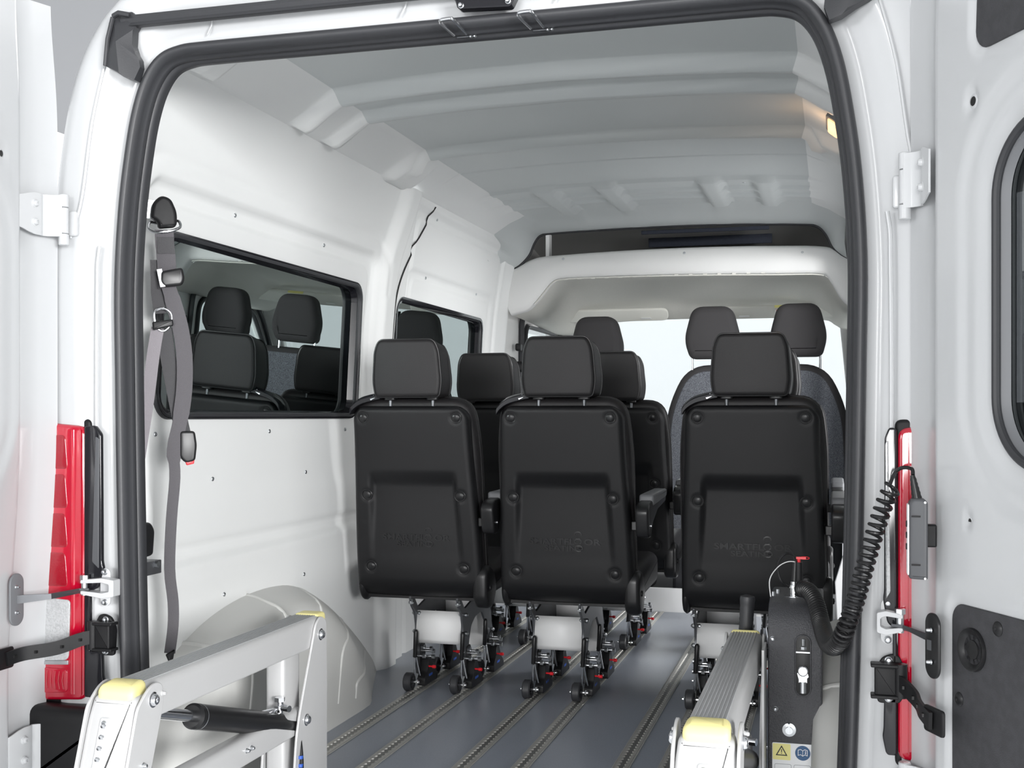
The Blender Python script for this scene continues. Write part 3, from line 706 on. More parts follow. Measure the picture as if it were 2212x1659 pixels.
def shell_hw(z):   # half width of the plastic back
    w = .2235-.020*ss(.40, .98, z)
    r = .05
    if z > .985-r: w -= r-math.sqrt(max(0, r*r-(z-(.985-r))**2))
    r = .028
    if z < .325+r: w -= r-math.sqrt(max(0, r*r-(z-(.325+r))**2))
    return w
LEAN = lambda z: -.16*(z-.33)
def shell_pt(a, z, dep=0):
    x = a*shell_hw(z)
    d = min(.2235-.020*ss(.4, .98, z)-abs(x), .985-z)
    dc = shell_hw(z)-abs(x); d = min(dc, .985-z) if z > .6 else dc
    r = .022; e = 0
    if d < r: e = r-math.sqrt(max(0, r*r-(r-d)**2))
    rb = .075
    if z < .33+rb: q = .33+rb-z; e = max(e, rb-math.sqrt(max(0, rb*rb-q*q)))
    # recess
    hwz = .152+.012*ss(.75, .45, z)
    k = (1-ss(hwz-.016, hwz+.008, abs(x)))*ss(.41, .50, z)*(1-ss(.715, .775, z))
    rec = .020*k*(.12+.88*ss(.42, .74, z))
    arch = .004*(1-ss(.40, .46, z))
    for bx, bz in BTN:
        rr = math.hypot(x-bx, z-bz); rec += .0022*(1-ss(.018, .026, rr))
    return (x, LEAN(z)+e+rec+.008*(x/.2)**2+dep, z)
BTN = [(-.165, .440), (.165, .440), (-.165, .686), (.165, .686), (-.163, .946), (.163, .946)]
def make_seat(name, o, full=True):
    t = empty(name, (0, 0, 0), None, 'seat')
    mb = MB(); us = [-1+2*i/96 for i in range(97)]; zs = [.3251+(.9849-.3251)*i/130 for i in range(131)]
    us = [math.copysign(1-(1-abs(u))**1.25, u) for u in us]
    zs = [.3251]+rng(.327, .345, .003)+rng(.35, .965, .005)+rng(.968, .984, .002)+[.9849]
    mb.grid(shell_pt, us, zs)
    # side wall going forward
    bd = [(-1, z) for z in zs]+[(u, zs[-1]) for u in us[1:-1]]+[(1, z) for z in reversed(zs)]+[(u, zs[0]) for u in reversed(us[1:-1])]
    L0 = [shell_pt(a, z) for a, z in bd]; cx = lambda p, k: (p[0]*k, p[1], .65+(p[2]-.65)*k)
    L1 = [(p[0]*1.005, LEAN(p[2])+.05, p[2]) for p in L0]; L2 = [(p[0]*.97, LEAN(p[2])+.052, .65+(p[2]-.65)*.98) for p in L0]
    mb.loft([L0, L1, L2], cap=(False, True)); sh = mb.build('back_shell', PLB, t, sharp=50)
    mb = MB()
    Nn = lambda a, b: shell_pt(0, b)[1]
    for bx, bz in BTN:
        p = shell_pt(bx/shell_hw(bz), bz); q = MB(); q.lathe((p[0], p[1], p[2]), (0, -1, -.16), [(.0200, -.003), (.0195, .0008), (.0182, .0016), (.0168, .0010), (.0158, -.0012), (.0142, -.0012), (.0134, .0018), (.0105, .0036), (.005, .0046), (0, .0048)], 28); q.build('button_plug', PLS, sh)
    # raised lettering
    def tf(x0, z0, k=1.0): return lambda x, y, z: (x0+x, shell_pt((x0+x)/shell_hw(z0+y), z0+y)[1]-.0004-z, z0+y)
    mb = MB(); D = .0030
    text_mb(mb, 'SMARTFL', .0275, tf(-.118, .535), D, 1.38, 'LEFT'); 
    text_mb(mb, 'OR', .0275, tf(.066, .535), D, 1.38, 'LEFT')
    text_mb(mb, 'SEATIN', .0245, tf(-.066, .514), D, 1.36, 'LEFT')
    def ring(x0, z0, rx, rz, a0, a1, w=.0018):
        x0 = x0*1.06; z0 = z0+.0240
        n = 22; pts = [(x0+rx*math.cos(math.radians(a0+(a1-a0)*i/n)), z0+rz*math.sin(math.radians(a0+(a1-a0)*i/n))) for i in range(n+1)]
        L = []
        for i, (px_, pz) in enumerate(pts):
            y = shell_pt(px_/shell_hw(pz), pz)[1]
            ux, uz = (px_-x0)/rx, (pz-z0)/rz; l = math.hypot(ux, uz); ux /= l; uz /= l
            L.append([(px_-ux*w, y+.001, pz-uz*w), (px_-ux*w, y-.0026, pz-uz*w), (px_+ux*w, y-.0026, pz+uz*w), (px_+ux*w, y+.001, pz+uz*w)])
        mb.loft(L)
    ring(.044, .545, .011, .008, -20, 200); ring(.044, .5335, .007, .004, 200, 340); ring(.044, .521, .011, .0085, -60, 240); ring(.044, .5095, .006, .003, 200, 340)
    ring(.046, .499, .012, .0095, -45, 225); ring(.046, .499, .012, .0095, 225, 315); mb.tube([(.049, shell_pt(.2, .5225)[1]-.001, .5225), (.060, shell_pt(.26, .5225)[1]-.001, .5225)], .0016, 6)
    mb.build('raised_lettering', PLS, sh)
    # leather backrest
    P = roundpoly([(-.226, .36), (.226, .36), (.224, .86), (.205, 1.014), (-.205, 1.014), (-.224, .86)], [.04, .04, .1, .07, .07, .1], 6)
    mb = MB(); mb.pad(P, lambda a, b, q: (a, LEAN(b)+q+.035*ss(.10, .0, abs(q-.0))*0, b), .040, .125, .030, 6); bk = mb.build('backrest', LEA, t)
    for dp in (.072,):
        mb = MB(); mb.tube([(a, LEAN(b)+dp, b) for a, b in inset(P, -.0005)], .0022, 6, closed=True); mb.build('seam_piping', LEA, bk)
    # belt guide at the upper left corner
    g = empty('x', (0, 0, 0)); bpy.data.objects.remove(g)
    gp = smooth_pts([(-.211, .966), (-.198, .985), (-.17, 1.003), (-.125, 1.015), (-.10, 1.02)], 4)
    mb = MB(); mb.loft([[(x, LEAN(.98)+.010, z-.012), (x, LEAN(.98)+.060, z-.008), (x, LEAN(.98)+.062, z+.008), (x, LEAN(.98)+.020, z+.012), (x, LEAN(.98)+.008, z+.005)] for x, z, _ in [(p.x, p.y, 0) for p in gp]])
    gd = mb.build('belt_guide', GLB, t, bevel=.002)
    mb = MB(); mb.box((-.128, LEAN(.98)+.014, 1.013), (.018, .010, .010), Matrix.Rotation(-.5, 3, 'Y')); mb.build('guide_clip', STEEL, gd)
    # headrest
    H = roundpoly([(-.112, 0), (.112, 0), (.121, .05), (.113, .155), (.096, .192), (-.096, .192), (-.113, .155), (-.121, .05)], [.016, .016, .05, .05, .05, .05, .05, .05], 6)
    yh = lambda b: LEAN(1.0)-.012-.10*b*.6+.05*0
    mb = MB(); mb.pad(H, lambda a, b, q: (a*(1+.05*ss(0, .1, q)), yh(b)+q+.004*(a/.1)**2, 1.013+b*(1-.12*max(0, q-.06)/.06*(b > .1))), .0, .115, .014, 5); hr = mb.build('headrest', LEA, t)
    mb = MB(); mb.tube([(a, yh(b)+.009+.004*(a/.1)**2, 1.013+b) for a, b in inset(H, .0012)], .0028, 8, closed=True); mb.build('piping', PLS, hr)
    mb = MB(); mb.tube([(a*1.05, yh(b)+.098, 1.013+b*.94) for a, b in inset(H, .001)], .0022, 6, closed=True); mb.build('piping', PLS, hr)
    for sx in (-.075, .075):
        mb = MB(); mb.cyl((sx, LEAN(1.0)+.045, .985), (sx, LEAN(1.0)+.045, 1.03), .0065, 12); mb.build('headrest_post', DARKM, hr)
        mb = MB(); mb.pad(rrect(.040, .030, .008, 3, sx, LEAN(1.0)+.045), lambda a, b, q: (a, b, 1.004+q), 0, .016, .003); mb.build('post_guide', PLS, t)
    # seat cushion
    P = roundpoly([(.05, .33), (.50, .345), (.515, .40), (.50, .465), (.30, .455), (.05, .43)], [.04, .02, .04, .05, .1, .03], 5)
    mb = MB(); mb.pad(P, lambda a, b, q: (q, a, b), -.226, .232, .035, 6); cu = mb.build('seat', LEA, t)
    # covers over the recliner joints
    for s in (-1, 1):
        P = roundpoly([(-.002, .335), (.03, .305), (.085, .300), (.13, .36), (.10, .435), (.03, .455), (-.004, .43)] if s > 0 else [(.008, .35), (.035, .315), (.085, .305), (.12, .36), (.10, .42), (.03, .43), (.008, .41)], .03, 4)
        mb = MB(); mb.pad(P, lambda a, b, q, s=s: (s*q, a, b+.004*(s<0)), .192 if s > 0 else .2, .243 if s > 0 else .2235, .014, 4); cv = mb.build('hinge_cover', PLS, t)
        if s > 0:
            q = MB(); q.lathe((s*.243, .04, .375), (s, 0, 0), [(0, 0), (.010, 0), (.009, .004), (0, .006)], 14); q.build('cover_cap', PLB, cv)
    # armrest on the right
    P = roundpoly([(-.065, .655), (-.045, .565), (.01, .560), (.03, .60), (.15, .640), (.34, .655), (.345, .69), (.12, .685), (-.03, .675)], .02, 4)
    mb = MB(); mb.pad(P, lambda a, b, q: (q, a, b), .238, .281, .008, 4); ar = mb.build('armrest', PLS, t)
    P = roundpoly([(.03, .660), (.34, .672), (.35, .70), (.03, .698)], .012, 4)
    mb = MB(); mb.pad(P, lambda a, b, q: (q, a, b), .236, .284, .008, 4); mb.build('arm_pad', GREYPL, ar)
    q = MB(); q.cyl((.280, -.01, .60), (.285, -.01, .60), .007, 14); q.build('pivot_screw', CHR, ar)
    mb = MB(); mb.box((.235, -.01, .60), (.03, .03, .03)); mb.build('pivot_block', PLS, ar, bevel=.003)
    # underseat structure
    for s in (-1, 1):
        x = o+s*.085
        P = roundpoly([(.045, .335), (.075, .335), (.125, .285), (.20, .30), (.36, .335), (.40, .335), (.455, .20), (.47, .06), (.475, .012), (.44, .012), (.425, .10), (.40, .18), (.33, .245), (.25, .240), (.20, .215), (.175, .165), (.165, .10), (.155, .05),
                       (.12, .05), (.115, .12), (.105, .17), (.110, .22), (.095, .27), (.06, .30)], .012, 3)
        mb = MB(); mb.loft([[(x+q, a, b) for a, b in P] for q in (-.004, .004)]); lg = mb.build('leg_frame', DARKM, t, bevel=.001)
        for a, b in ((.118, .265), (.122, .20), (.44, .27), (.445, .16), (.46, .10)):
            q = MB(); q.lathe((x-.004, a, b), (-1, 0, 0), [(0, 0), (.009, 0), (.009, .003), (.007, .008), (.003, .012), (0, .012)], 12); q.lathe((x+.004, a, b), (1, 0, 0), [(0, 0), (.006, 0), (.008, .004), (.008, .010), (.004, .014), (0, .014)], 10); q.build('leg_bolt', STEEL, lg)
        for a in (.06,):
            q = MB(); q.cyl((x, a, .322), (x, a, .305), .006, 10); q.cyl((x, a, .312), (x, a, .306), .010, 6); q.build('leg_bolt', STEEL, lg)
        foot_unit(t, x, .085); foot_unit(t, x, .36) if full else None
    mb = MB(); mb.loft([[(o+x, y+d, z) for y, z in ((.118, .275), (.108, .24), (.103, .21), (.108, .178), (.112, .163))] for d in (0, ) for x in (-.081, .081)], closed=False, cap=(False, False)); mb.build('cross_panel', WHT, t, solid=.003)
    mb = MB(); mb.loft([[(o+x, y, z) for y, z in ((.405, .30), (.425, .26), (.43, .20), (.42, .15), (.405, .105))] for x in (-.081, .081)], closed=False, cap=(False, False)); mb.build('cross_panel', WHT, t, solid=.003)
    return t

def copy_tree(o, parent=None):
    c = o.copy(); COL.objects.link(c); c.parent = parent
    for ch in list(o.children): copy_tree(ch, c)
    return c
SEATX = (-.597, -.085, .515); OFF = (.0375, -.050, -.105)
LAB = [['black padded passenger seat of the nearest row, beside the left wall', 'black padded passenger seat in the middle of the nearest row', 'black padded passenger seat of the nearest row, right of the aisle, behind the lift tower'],
       ['black passenger seat of the row in front, seen between the two nearest left seats', 'black passenger seat of the row in front, showing right of the middle seat', 'black passenger seat of the row in front, almost hidden behind the right seat']]
bpy.context.view_layer.update()
for c in range(3):
    t = make_seat('passenger_chair', OFF[c]); t['group'] = 'black folding passenger seats'
    for r in range(2):
        q = t if r == 0 else copy_tree(t)
        q.location = (SEATX[c], 1.385+r*.905, 0); q['label'] = LAB[r][c]

# ------------------------------------------------------------------ rear doors, opened
def Zc(z): return z
def make_door(s, n_, P0, P1, q, win, panels, holes, label_side):
    d = Vector((s*math.sin(q), -math.cos(q))); nn = Vector((-s*math.cos(q), -math.sin(q)))
    dx0 = (lambda z: s*(.030*ss(.93, .35, z)-.0)) if s < 0 else (lambda z: 0)
    top = 1.885
    def sh(z): return .05*ss(1.55, 1.9, z)**1.5
    def pt(a, z, k=0):
        z2 = z; p = Vector(P1)+d*(a+sh(z)*.3)+nn*k; return (p.x+dx0(z), p.y, z2)
    wy0, wy1, wz0, wz1, wr = win
    def disp(a, z):
        b = sdrr(a, z, wy0, wy1, wz0, wz1, wr)
        k = -.012*(1-ss(.005, .060, b)); k -= .006*(1-ss(.07, .10, b))
        for (a0, a1, z0, z1, r) in panels: k -= .008*(1-ss(.0, .014, sdrr(a, z, a0, a1, z0, z1, r)))
        for (ha, hz, hr) in holes:
            rr = math.hypot(a-ha, z-hz); k -= .006*(1-ss(hr*1.6, hr*2.6, rr))
        k -= .018*(1-ss(-.003, .022, a)) ; k -= .02*ss(.68, .70, a)
        return k
    skip = lambda a, z: sdrr(a, z, wy0, wy1, wz0, wz1, wr) < 0
    mb = MB(); U = rng(0, .70, .0075); V = rng(-.20, top, .0125)
    mb.grid(lambda a, z: pt(a, z, disp(a, z)), U, V, skip)
    Po = Vector(P0)
    def sec(z):
        a0 = pt(0, z, disp(0, z)); b = Vector((dx0(z), 0)); e = .0
        p0 = Po+b-Vector((s*0, sh(z)*.5)); o0 = Vector((p0.x+s*.012, p0.y+.004)); 
        m1 = Vector(a0[:2])*.92+p0*.08+Vector((s*.006, 0))
        m2 = Vector(a0[:2])*.45+p0*.55+Vector((s*.004, 0))
        p9 = pt(.70, z, -.055); pa = pt(.03, z, -.055)
        return [a0]+[(v.x, v.y, z) for v in (m1, m2, p0, o0)]+[pa, p9, pt(.70, z, disp(.7, z))]
    S_ = [sec(z) for z in V]
    mb.loft([[r[i] for r in S_] for i in range(5)], closed=False, cap=(False, False))
    mb.loft([[r[4] for r in S_], [r[5] for r in S_]], closed=False, cap=(False, False))
    mb.loft([[r[6] for r in S_], [r[7] for r in S_]], closed=False, cap=(False, False))
    mb.grid(lambda a, z: pt(a, z, -.055), rng(.03, .70, .02), V, skip)
    for r in (S_[0], S_[-1]): mb.add(r, [tuple(range(8))])
    D = mb.build('door_%d' % n_, PAINT, kind='structure', sharp=60)
    P = rrect(wy1-wy0, wz1-wz0, wr, 14, (wy0+wy1)/2, (wz0+wz1)/2)
    mb = MB(); mb.loft([[pt(a, z, -.030) for a, z in inset(P, -.006)], [pt(a, z, -.034) for a, z in inset(P, -.006)]]); gl = mb.build('window_glass', REARG, D)
    mb = MB(); mb.loft([[pt(a, z, -.012) for a, z in P], [pt(a, z, -.029) for a, z in inset(P, .012)], [pt(a, z, -.029) for a, z in inset(P, -.004)]], cap=(False, False)); mb.build('glass_border', GREYPL, D)
    mb = MB(); mb.tube([pt(a, z, -.010) for a, z in inset(P, -.001)], .0075, 10, closed=True); mb.build('window_gasket', RUB, D)
    for (a0, a1, z0, z1, r) in panels:
        P = rrect(a1-a0, z1-z0, r, 6, (a0+a1)/2, (z0+z1)/2); mb = MB(); mb.pad(P, lambda a, b, t: pt(a, b, -.009+t), 0, .006, .003, 3); pn = mb.build('lining_panel', DOORP, D)
        if z0 < .3:
            mb = MB(); c = Vector(pt(a0+.062, z1-.072, -.002)); N3 = Vector((nn.x, nn.y, 0))
            mb.lathe(c, N3, [(0, .001), (.016, .001), (.0165, -.001), (.025, -.001), (.030, .004), (.036, .0055), (.037, .002), (.037, -.004)], 40); mb.build('round_recess', PLS, pn)
            for a, z in ((a0+.13, z1-.025), (a0+.022, z1-.165), (a0+.03, z1-.335)):
                mb = MB(); mb.lathe(Vector(pt(a, z, -.003)), N3, [(.0125, -.001), (.0125, .001), (.010, .0035), (.005, .005), (.0025, .0045), (0, .003)], 22); mb.build('trim_clip', PLS, pn)
    for (ha, hz, hr) in holes:
        mb = MB(); N3 = Vector((nn.x, nn.y, 0)); mb.lathe(Vector(pt(ha, hz, -.0052)), N3, [(hr, 0), (hr, .0008), (0, .0008)], 24); mb.build('hole', INK, D)
        mb = MB(); mb.lathe(Vector(pt(ha, hz, -.0062)), N3, [(hr*1.02, .0025), (hr*1.25, .002), (hr*1.7, .0005)], 28); mb.build('hole_rim', PAINT, D)
    return D, pt
DL, ptL = make_door(-1, 1, (-.962, -.037), (-.972, -.137), math.radians(-8), (.125, .60, .86, 1.42, .11), [(.15, .64, -.1, .62, .03)], [(.088, 1.515, .007)], 'left')
DR, ptR = make_door(1, 2, (.900, -.037), (.925, -.13), math.radians(28), (.182, .62, .868, 1.425, .115), [(.066, .66, -.12, .627, .03), (.134, .62, 1.565, 1.83, .035)], [(.127, 1.485, .008), (.118, .772, .0045)], 'right')

# ------------------------------------------------------------------ hinges
def hinge(s, z0, label, xk, P1, tall=.115):
    dr = DL if s < 0 else DR
    t = empty('door_hinge', (xk, -.055, z0)); t['label'] = label; t.location = WORG[t]-WORG[dr]; t.parent = dr
    h = tall
    y_leaf = P1[1]
    for a, b in ((0, .22), (.23, .74), (.75, 1.0)):
        mb = MB(); mb.cyl((xk, -.058, z0+a*h), (xk, -.058, z0+b*h), .0115 if b != .74 else .0108, 18, bev=.0015); mb.build('knuckle', PAINT2, t)
    mb = MB(); L0 = smooth_pts([(xk, -.068, 0), (xk+s*.018, -.072, 0), (P1[0]-s*.006, -.085, 0), (P1[0]-s*.007, -.10, 0), (P1[0]-s*.004+s*.006, P1[1]-.02, 0)], 4)
    ins = lambda i: .006*ss(0, 1, 0)
    n = len(L0); rows = []
    for i, p in enumerate(L0):
        f = i/(n-1); e = (.10 if f < .3 else 0)*h; r = h*.10*ss(.8, 1, f)
        rows.append([(p.x, p.y, z0+h*.16-0+r), (p.x-s*.004, p.y-.001, z0+h*.16+r), (p.x-s*.004, p.y-.001, z0+h*.98-r), (p.x, p.y, z0+h*.98-r)])
    mb.loft(rows); lf = mb.build('door_leaf', PAINT2, t, bevel=.0015)
    for k in (.40, .76): bolt(lf, (P1[0]-s*.009, -.115 if s < 0 else -.108, z0+h*k), (-s, -.1, 0), .0075, 'bolt', PAINT2)
    mb = MB(); mb.pad(rrect(.022, h*.5, .006, 3, xk-s*.010, z0+h*.45), lambda a, b, q: (a, -.030-q, b), 0, .012, .004); mb.build('body_leaf', PAINT2, t)
    return t
hinge(-1, 1.340, 'white painted upper hinge of the left rear door', -.930, (-.972, -.137))
hinge(1, 1.318, 'white painted upper hinge of the right rear door with two bolts on its leaf', .888, (.925, -.13), .125)
hinge(-1, .130, 'white painted lower hinge of the left rear door, below the red lamp', -.955, (-1.0, -.137), .125)
hinge(1, .180, 'white painted lower hinge of the right rear door, at the bottom edge of the photo', .888, (.925, -.13), .125)

# ------------------------------------------------------------------ tail lamps, bumper corners
for s in (-1, 1):
    t = empty('tail_lamp', (s*.96, -.03, .29), 'tall red tail lamp with a clear reversing section, left of the door opening' if s < 0 else 'narrow strip of red tail lamp showing behind the right open door', 'tail lamp', 'red tail lamps')
    f = lambda y0: (lambda a, b, q: (s*(a-.022), y0+.018-q, b))
    mb = MB(); mb.pad(roundpoly([(.905 if s < 0 else .894, .285), (1.045, .285), (1.045, .945), (.905 if s < 0 else .894, .945)], .015), f(-.012), 0, .032, .008); mb.build('housing', PLB, t)
    mb = MB(); mb.pad(roundpoly([(.911 if s < 0 else .899, .302), (1.05, .294), (1.05, .940), (.911 if s < 0 else .899, .928)], [.02, .01, .01, .02]), f(-.035), 0, .022, .008); rl = mb.build('red_lens', REDL, t)
    for x0, w in ((.917, .0022), (.936, .010)):
        mb = MB(); mb.loft([[(s*(x0+d-.022), -.0395-e, z) for d, e in ((0, 0), (w*.3, .002), (w, .002), (w*1.2, 0))] for z in (.315, .92)]); mb.build('lens_rib', REDD if w < .005 else REDL, rl)
    mb = MB(); mb.pad(roundpoly([(.952, .392), (1.045, .385), (1.045, .535), (.948, .530)], [.015, .004, .004, .01]), f(-.054), 0, .006, .003); cl = mb.build('clear_lens', CLEAR, t)
    mb = MB(); mb.pad(roundpoly([(.952, .392), (1.045, .385), (1.045, .378), (.952, .382)], .002), f(-.055), 0, .006, .001); mb.build('lens_divider', STEEL, t)
    mb = MB(); mb.pad(roundpoly([(.955, .318), (1.045, .312), (1.045, .372), (.955, .372)], .012), f(-.054), 0, .005, .002); lo_ = mb.build('indicator_lens', REDL, t)
    for k in range(9):
        mb = MB(); a = math.radians(110-k*5); mb.tube([(s*(.943+.012*k*.9), -.0415, .325+.0*k), (s*(.946+.012*k*.85), -.0425, .345), (s*(.943+.012*k*.9), -.0415, .366)], .0012, 5); mb.build('lens_ridge', REDD, lo_) if k < 7 else None
    for k in range(4):
        z0 = .56+.09*k; mb = MB(); mb.pad(roundpoly([(.955, z0), (1.04, z0), (1.04, z0+.078), (.962, z0+.078)], .01), f(-.0535), 0, .0045, .002); mb.build('lens_cell', REDC, rl)
    # black inner flange with clear reflector strip
    fx = (lambda P: P) if s < 0 else (lambda P: [(.872+(a-.862)*.5, b) for a, b in P])
    mb = MB(); mb.pad(roundpoly(fx([(.912, .31), (.912, .928), (.884, .93), (.868, .91), (.866, .62), (.862, .605), (.872, .575), (.878, .560), (.897, .552), (.897, .415), (.866, .415), (.864, .36), (.860, .345), (.872, .315), (.88, .31)]), .006), f(-.046), 0, .012, .003); ib = mb.build('inner_flange', GLB, t)
    mb = MB(); mb.pad(roundpoly(fx([(.889, .62), (.872, .605), (.870, .90), (.880, .905)]), .003), f(-.058), 0, .003, .001); mb.build('reflector_strip', CLEAR if s > 0 else GREYH, ib)
    mb = MB(); mb.pad(roundpoly([(.83, .10), (1.06, .10), (1.06, .292), (.885, .292), (.865, .275), (.83, .272)] if s < 0 else [(.90, .10), (1.06, .10), (1.06, .285), (.90, .285)], .015), f(-.005), 0, .09, .02)
    mb.build('bumper_corner', PLB, label='black plastic bumper corner under the '+('left' if s < 0 else 'right')+' tail lamp', cat='bumper', group='black bumper corners')

# ------------------------------------------------------------------ door check links and limit straps
for s in (-1, 1):
    xd = -.972 if s < 0 else .927; sd = 'left' if s < 0 else 'right'
    bx = (lambda q: q) if s < 0 else (lambda q: .838+(q-.80)*.55)
    t = empty('check_link', (s*.85, -.03, .53), 'metal door check link between the body pillar and the '+sd+' rear door', 'door check', 'metal door check links')
    mb = MB(); mb.loft([[(s*x, -.033-d, z) for x, z in roundpoly([(bx(q), w) for q, w in [(.80, .545), (.83, .540), (.885, .548), (.885, .556), (.83, .552), (.812, .556), (.812, .572), (.83, .576), (.885, .572), (.885, .580), (.83, .586), (.80, .582)]], .003)] for d in (0, .028)]); mb.build('bracket', PAINT2, t, bevel=.001)
    mb = MB(); mb.pad(rrect(.026, .086, .012, 4, s*bx(.838), .562), lambda a, b, q: (a, -.031-q, b), 0, .004, .001); mp = mb.build('mount_plate', PAINT2, t)
    for z in (.528, .597): bolt(mp, (s*bx(.838), -.036, z), (0, -1, 0), .0055, 'bolt', STEEL)
    mb = MB(); mb.cyl((s*.880, -.052, .545), (s*.880, -.052, .585), .007, 14); mb.cyl((s*.880, -.052, .580), (s*.880, -.052, .590), .010, 6); mb.build('pivot_bolt', STEEL, t)
    yl = -.165 if s < 0 else -.185
    mb = MB(); mb.ribbon([(s*.868, -.050, .556), (s*.890, -.060, .555), (s*.925, -.11, .549), (xd-s*.006, yl+.01, .548), (xd+s*.004, yl-.005, .548)], [(0, -1, .3)]*2+[(0, 0, 1)]*3, [.022, .020, .012, .018, .018], .0025); mb.build('link_arm', DARKM, t)
    mb = MB(); mb.pad(rrect(.045, .115, .022, 8, yl, .548), lambda a, b, q: (xd+s*(.004-q)+(.018*(a-yl)/-.045 if s > 0 else 0), a, b), 0, .006, .002); pl = mb.build('oval_plate', GREYPL if s < 0 else PLS, t)
    for z in (.520, .576): bolt(pl, (xd-s*.002, yl-.004, z), (-s, 0, 0), .0035, 'screw', STEEL)
    t = empty('limit_strap', (s*.83, -.03, .42), 'black rubber strap limiting the '+sd+' rear door, below the metal link', 'door strap', 'black door limit straps')
    sx_ = 0 if s < 0 else .028
    mb = MB(); mb.pad(roundpoly([(.812, .408), (.852, .408), (.862, .425), (.862, .480), (.850, .500), (.838, .502), (.820, .495), (.808, .47)], .008), lambda a, b, q: (s*(a+sx_), -.030-q, b), 0, .010, .003); bp_ = mb.build('bracket', PLB, t)
    for z in (.418, .490): bolt(bp_, (s*(.832+sx_), -.041, z), (0, -1, 0), .0055, 'bolt', STEEL)
    mb = MB(); mb.pad(roundpoly([(.806, .428), (.845, .428), (.845, .482), (.806, .482)], .004), lambda a, b, q: (s*(a+sx_), -.040-q, b), 0, .028, .004); mb.build('strap_box', PLB, t)
    for z in (.426, .484): mb = MB(); mb.box((s*(.824+sx_), -.056, z), (.050, .03, .007)); mb.build('box_rim', PLB, t, bevel=.002)
    mb = MB(); mb.cyl((s*(.853+sx_), -.060, .425), (s*(.853+sx_), -.060, .488), .012, 16); mb.build('roller', PLB, t)
    ye = -.205 if s < 0 else -.225; pts = smooth_pts([(s*(.848+sx_), -.064, .455), (s*(.870+sx_*.6), -.082, .450), (s*.905, -.118, .436), (s*(abs(xd)-.018), -.165, .430), (xd-s*.006, ye, .425)], 5)
    mb = MB(); mb.ribbon(pts, (0, 0, 1), .030, .003); st = mb.build('strap', PLB, t)
    for i in (5, 9, 13, 17):
        if i < len(pts)-1:
            p = pts[i]; mb = MB(); mb.box((p.x-s*.003, p.y-.002, p.z+.0), (.004, .010, .006)); mb.build('notch', INK, st)
    mb = MB(); mb.pad(rrect(.055, .046, .006, 3, ye+.005, .425), lambda a, b, q: (xd+s*(.006-q)+(.024 if s > 0 else 0)*(a-ye)/-.05, a, b), 0, .006, .002); mb.build('door_plate', PLB, t)

# ------------------------------------------------------------------ dome lamp
t = empty('interior_lamp', (.76, 1.40, 1.86), 'small lit warm interior lamp on the right roof edge', 'lamp')
def lp(a, b, q): return (.765+b*.78-q*.55, a, 1.853-b*.62-q*.8)
mb = MB(); mb.pad(rrect(.20, .062, .02, 5, 1.41, .0), lp, -.004, .010, .004); mb.build('bezel', GREYPL, t)
mb = MB(); mb.pad(rrect(.17, .042, .014, 5, 1.41, .0), lp, .006, .016, .005); mb.build('lens', LAMPM, t)
l = bpy.data.lights.new('lamp_bulb', 'POINT'); l.energy = .22; l.color = (1, .6, .3); l.shadow_soft_size = .02
o = bpy.data.objects.new('lamp_bulb', l); COL.objects.link(o); o.parent = t; o.location = (-.05, 0, -.06)

